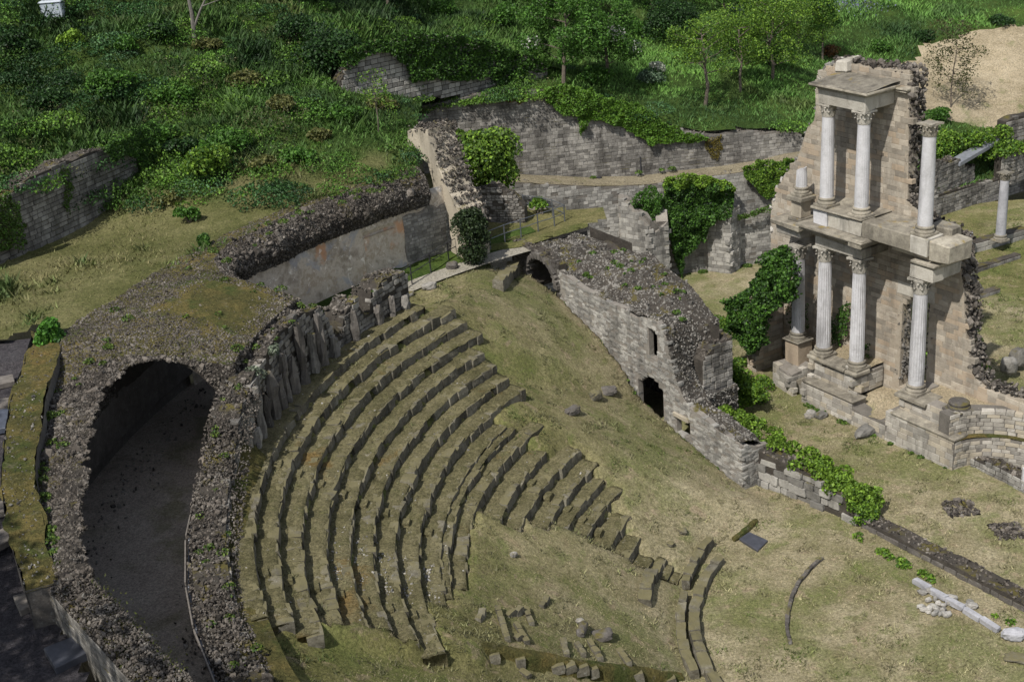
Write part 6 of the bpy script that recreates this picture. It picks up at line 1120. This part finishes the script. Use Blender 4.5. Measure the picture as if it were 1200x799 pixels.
V, F, Cc = leaves(np.array(Pf), rv.uniform(.1, .2, len(Pf)), rv, (.12, .13, .26), (.28, .28, .42)); mk('blue_flowers', V, F, M['leaf'], None, col=Cc, kind='stuff')
# leafy weeds, brambles and creepers in clumps of different kinds
kinds = {0: ([], [], (.03, .075, .012), (.10, .21, .028), .10, 52000), 1: ([], [], (.014, .045, .012), (.045, .11, .028), .12, 36000), 2: ([], [], (.05, .11, .016), (.13, .24, .03), .13, 22000), 3: ([], [], (.05, .06, .022), (.12, .12, .05), .09, 8000), 4: ([], [], (.03, .08, .03), (.08, .16, .06), .11, 9000)}
for q in range(2500):
    u_, v_ = rv.uniform(-10, 930), rv.uniform(-5, 250)
    if u_ > 640 and rv.random() < .72: continue
    p = on_hill(u_, v_)
    if not in_hill(p[0], p[1]): continue
    steep = abs(float(hill_z(p[0], p[1] + .6) - hill_z(p[0], p[1] - .6))) - .35
    if fbm(p[0] * .25, p[1] * .25, 51) + (.35 if p[0] < 0 else -.1) < rv.uniform(-.3, .5) - .9 * steep or rv.random() < .82 * float(plat_f(p[0], p[1])): continue
    e = vnoise(p[0] * .3 + 9, p[1] * .3, 71) + rv.normal() * .13; kd = 1 if e < .3 else 4 if e < .36 else 0 if e < .62 else 2 if e < .76 else 3
    if steep > .35 and rv.random() < .5: kd = 1
    r0 = rv.uniform(.16, .38) * (1 + rv.pareto(2.2)); kinds[kd][0].append(p + [0, 0, .04]); kinds[kd][1].append(min(r0, 1.15))
for kd, (C, r, c1, c2, sz, nl) in kinds.items():
    if len(C) < 3: continue
    V, F, Cc = blobleaf(C, [x * 1.25 for x in r], nl, c1, c2, sz, .38, -.05); m_ = np.repeat(.6 + .8 * vnoise(V[::4, 0] * .5, V[::4, 1] * .5, 8), 4)[:, None]
    mk(('slope_weeds', 'slope_brambles', 'slope_creeper', 'slope_heath', 'slope_herbs')[kd], V, F, M['leaf'], None, col=(Cc * m_).clip(.004, .6), kind='stuff')
# short grass on the seats slope, orchestra, stage court and lawn
n = 620000; x = rv.uniform(-10, 40, n); y = rv.uniform(27, 83, n); R, a = to_po(x, y); ok = ~((R > 23.9) & (a > 141) & (a < 260)); s_, m_ = to_sm(x, y); ok &= ~((s_ > -5) & (s_ < 12) & (m_ > -1.05) & (m_ < 2.4)); ok &= ~((m_ > -9.1) & (m_ < -5.4) & (s_ < 4.3) & (s_ > -12.6)); ok &= ~((s_ < -11.6) & (m_ > -9.3)) ; x, y = x[ok], y[ok]
z = ground_z(x, y); R, a = to_po(x, y); 
for (r_, a0, a1, rb) in ROWS: z = np.where((R > r_ + .3) & (R < rb) & (a > a0) & (a < a1), cone(r_), z)
P = np.stack([x, y, z], 1); ok, u, v = inview(P); P = P[ok]; R, a = to_po(P[:, 0], P[:, 1]); keep = np.ones(len(P), bool)
for (r_, a0, a1, rb) in ROWS: keep &= ~((R > r_ - .02) & (R < r_ + .3) & (a > a0) & (a < a1))
P = P[keep]; R = R[keep]; a = a[keep]; q1 = fbm(P[:, 0] * .28, P[:, 1] * .28, 61); q2 = fbm(P[:, 0] * 1.3, P[:, 1] * 1.3, 62); g = sstep(q1 * .8 + q2 * .8 + .1 + .85 * sstep(P[:, 0] + .35 * (P[:, 1] - 70), 22, 27) * (P[:, 1] > 55), .05, .65)[:, None]; ms = (sstep(R, 9, 19) * (a > 120))[:, None]
base = np.array((.355, .295, .19)) * (1 - g) + np.array((.125, .155, .045)) * g; base = base * (1 - .42 * ms) * .88; tl = (vnoise(P[:, 0] * 2.2, P[:, 1] * 2.2, 64) > .7)[:, None]; base = np.where(tl, base * .6 + np.array((.03, .045, .008)), base); V, F, Cc = blades(P, rv.uniform(.025, .065, len(P)) * (1 + 1.2 * (vnoise(P[:, 0] * 2.2, P[:, 1] * 2.2, 64) > .7)), rv, (0, 0, 0), (0, 0, 0), wd=.36, lean=1.0); Cc = np.repeat((base * (.55 + .95 * vnoise(P[:, 0] * 4.5, P[:, 1] * 4.5, 66))[:, None] * (1 + .4 * rv.normal(size=(len(P), 1)).clip(-1.8, 1.8))).clip(.01, .7), 3, 0); mk('short_grass', V, F, M['grass'], None, col=Cc, kind='stuff'); print('short blades', len(P))
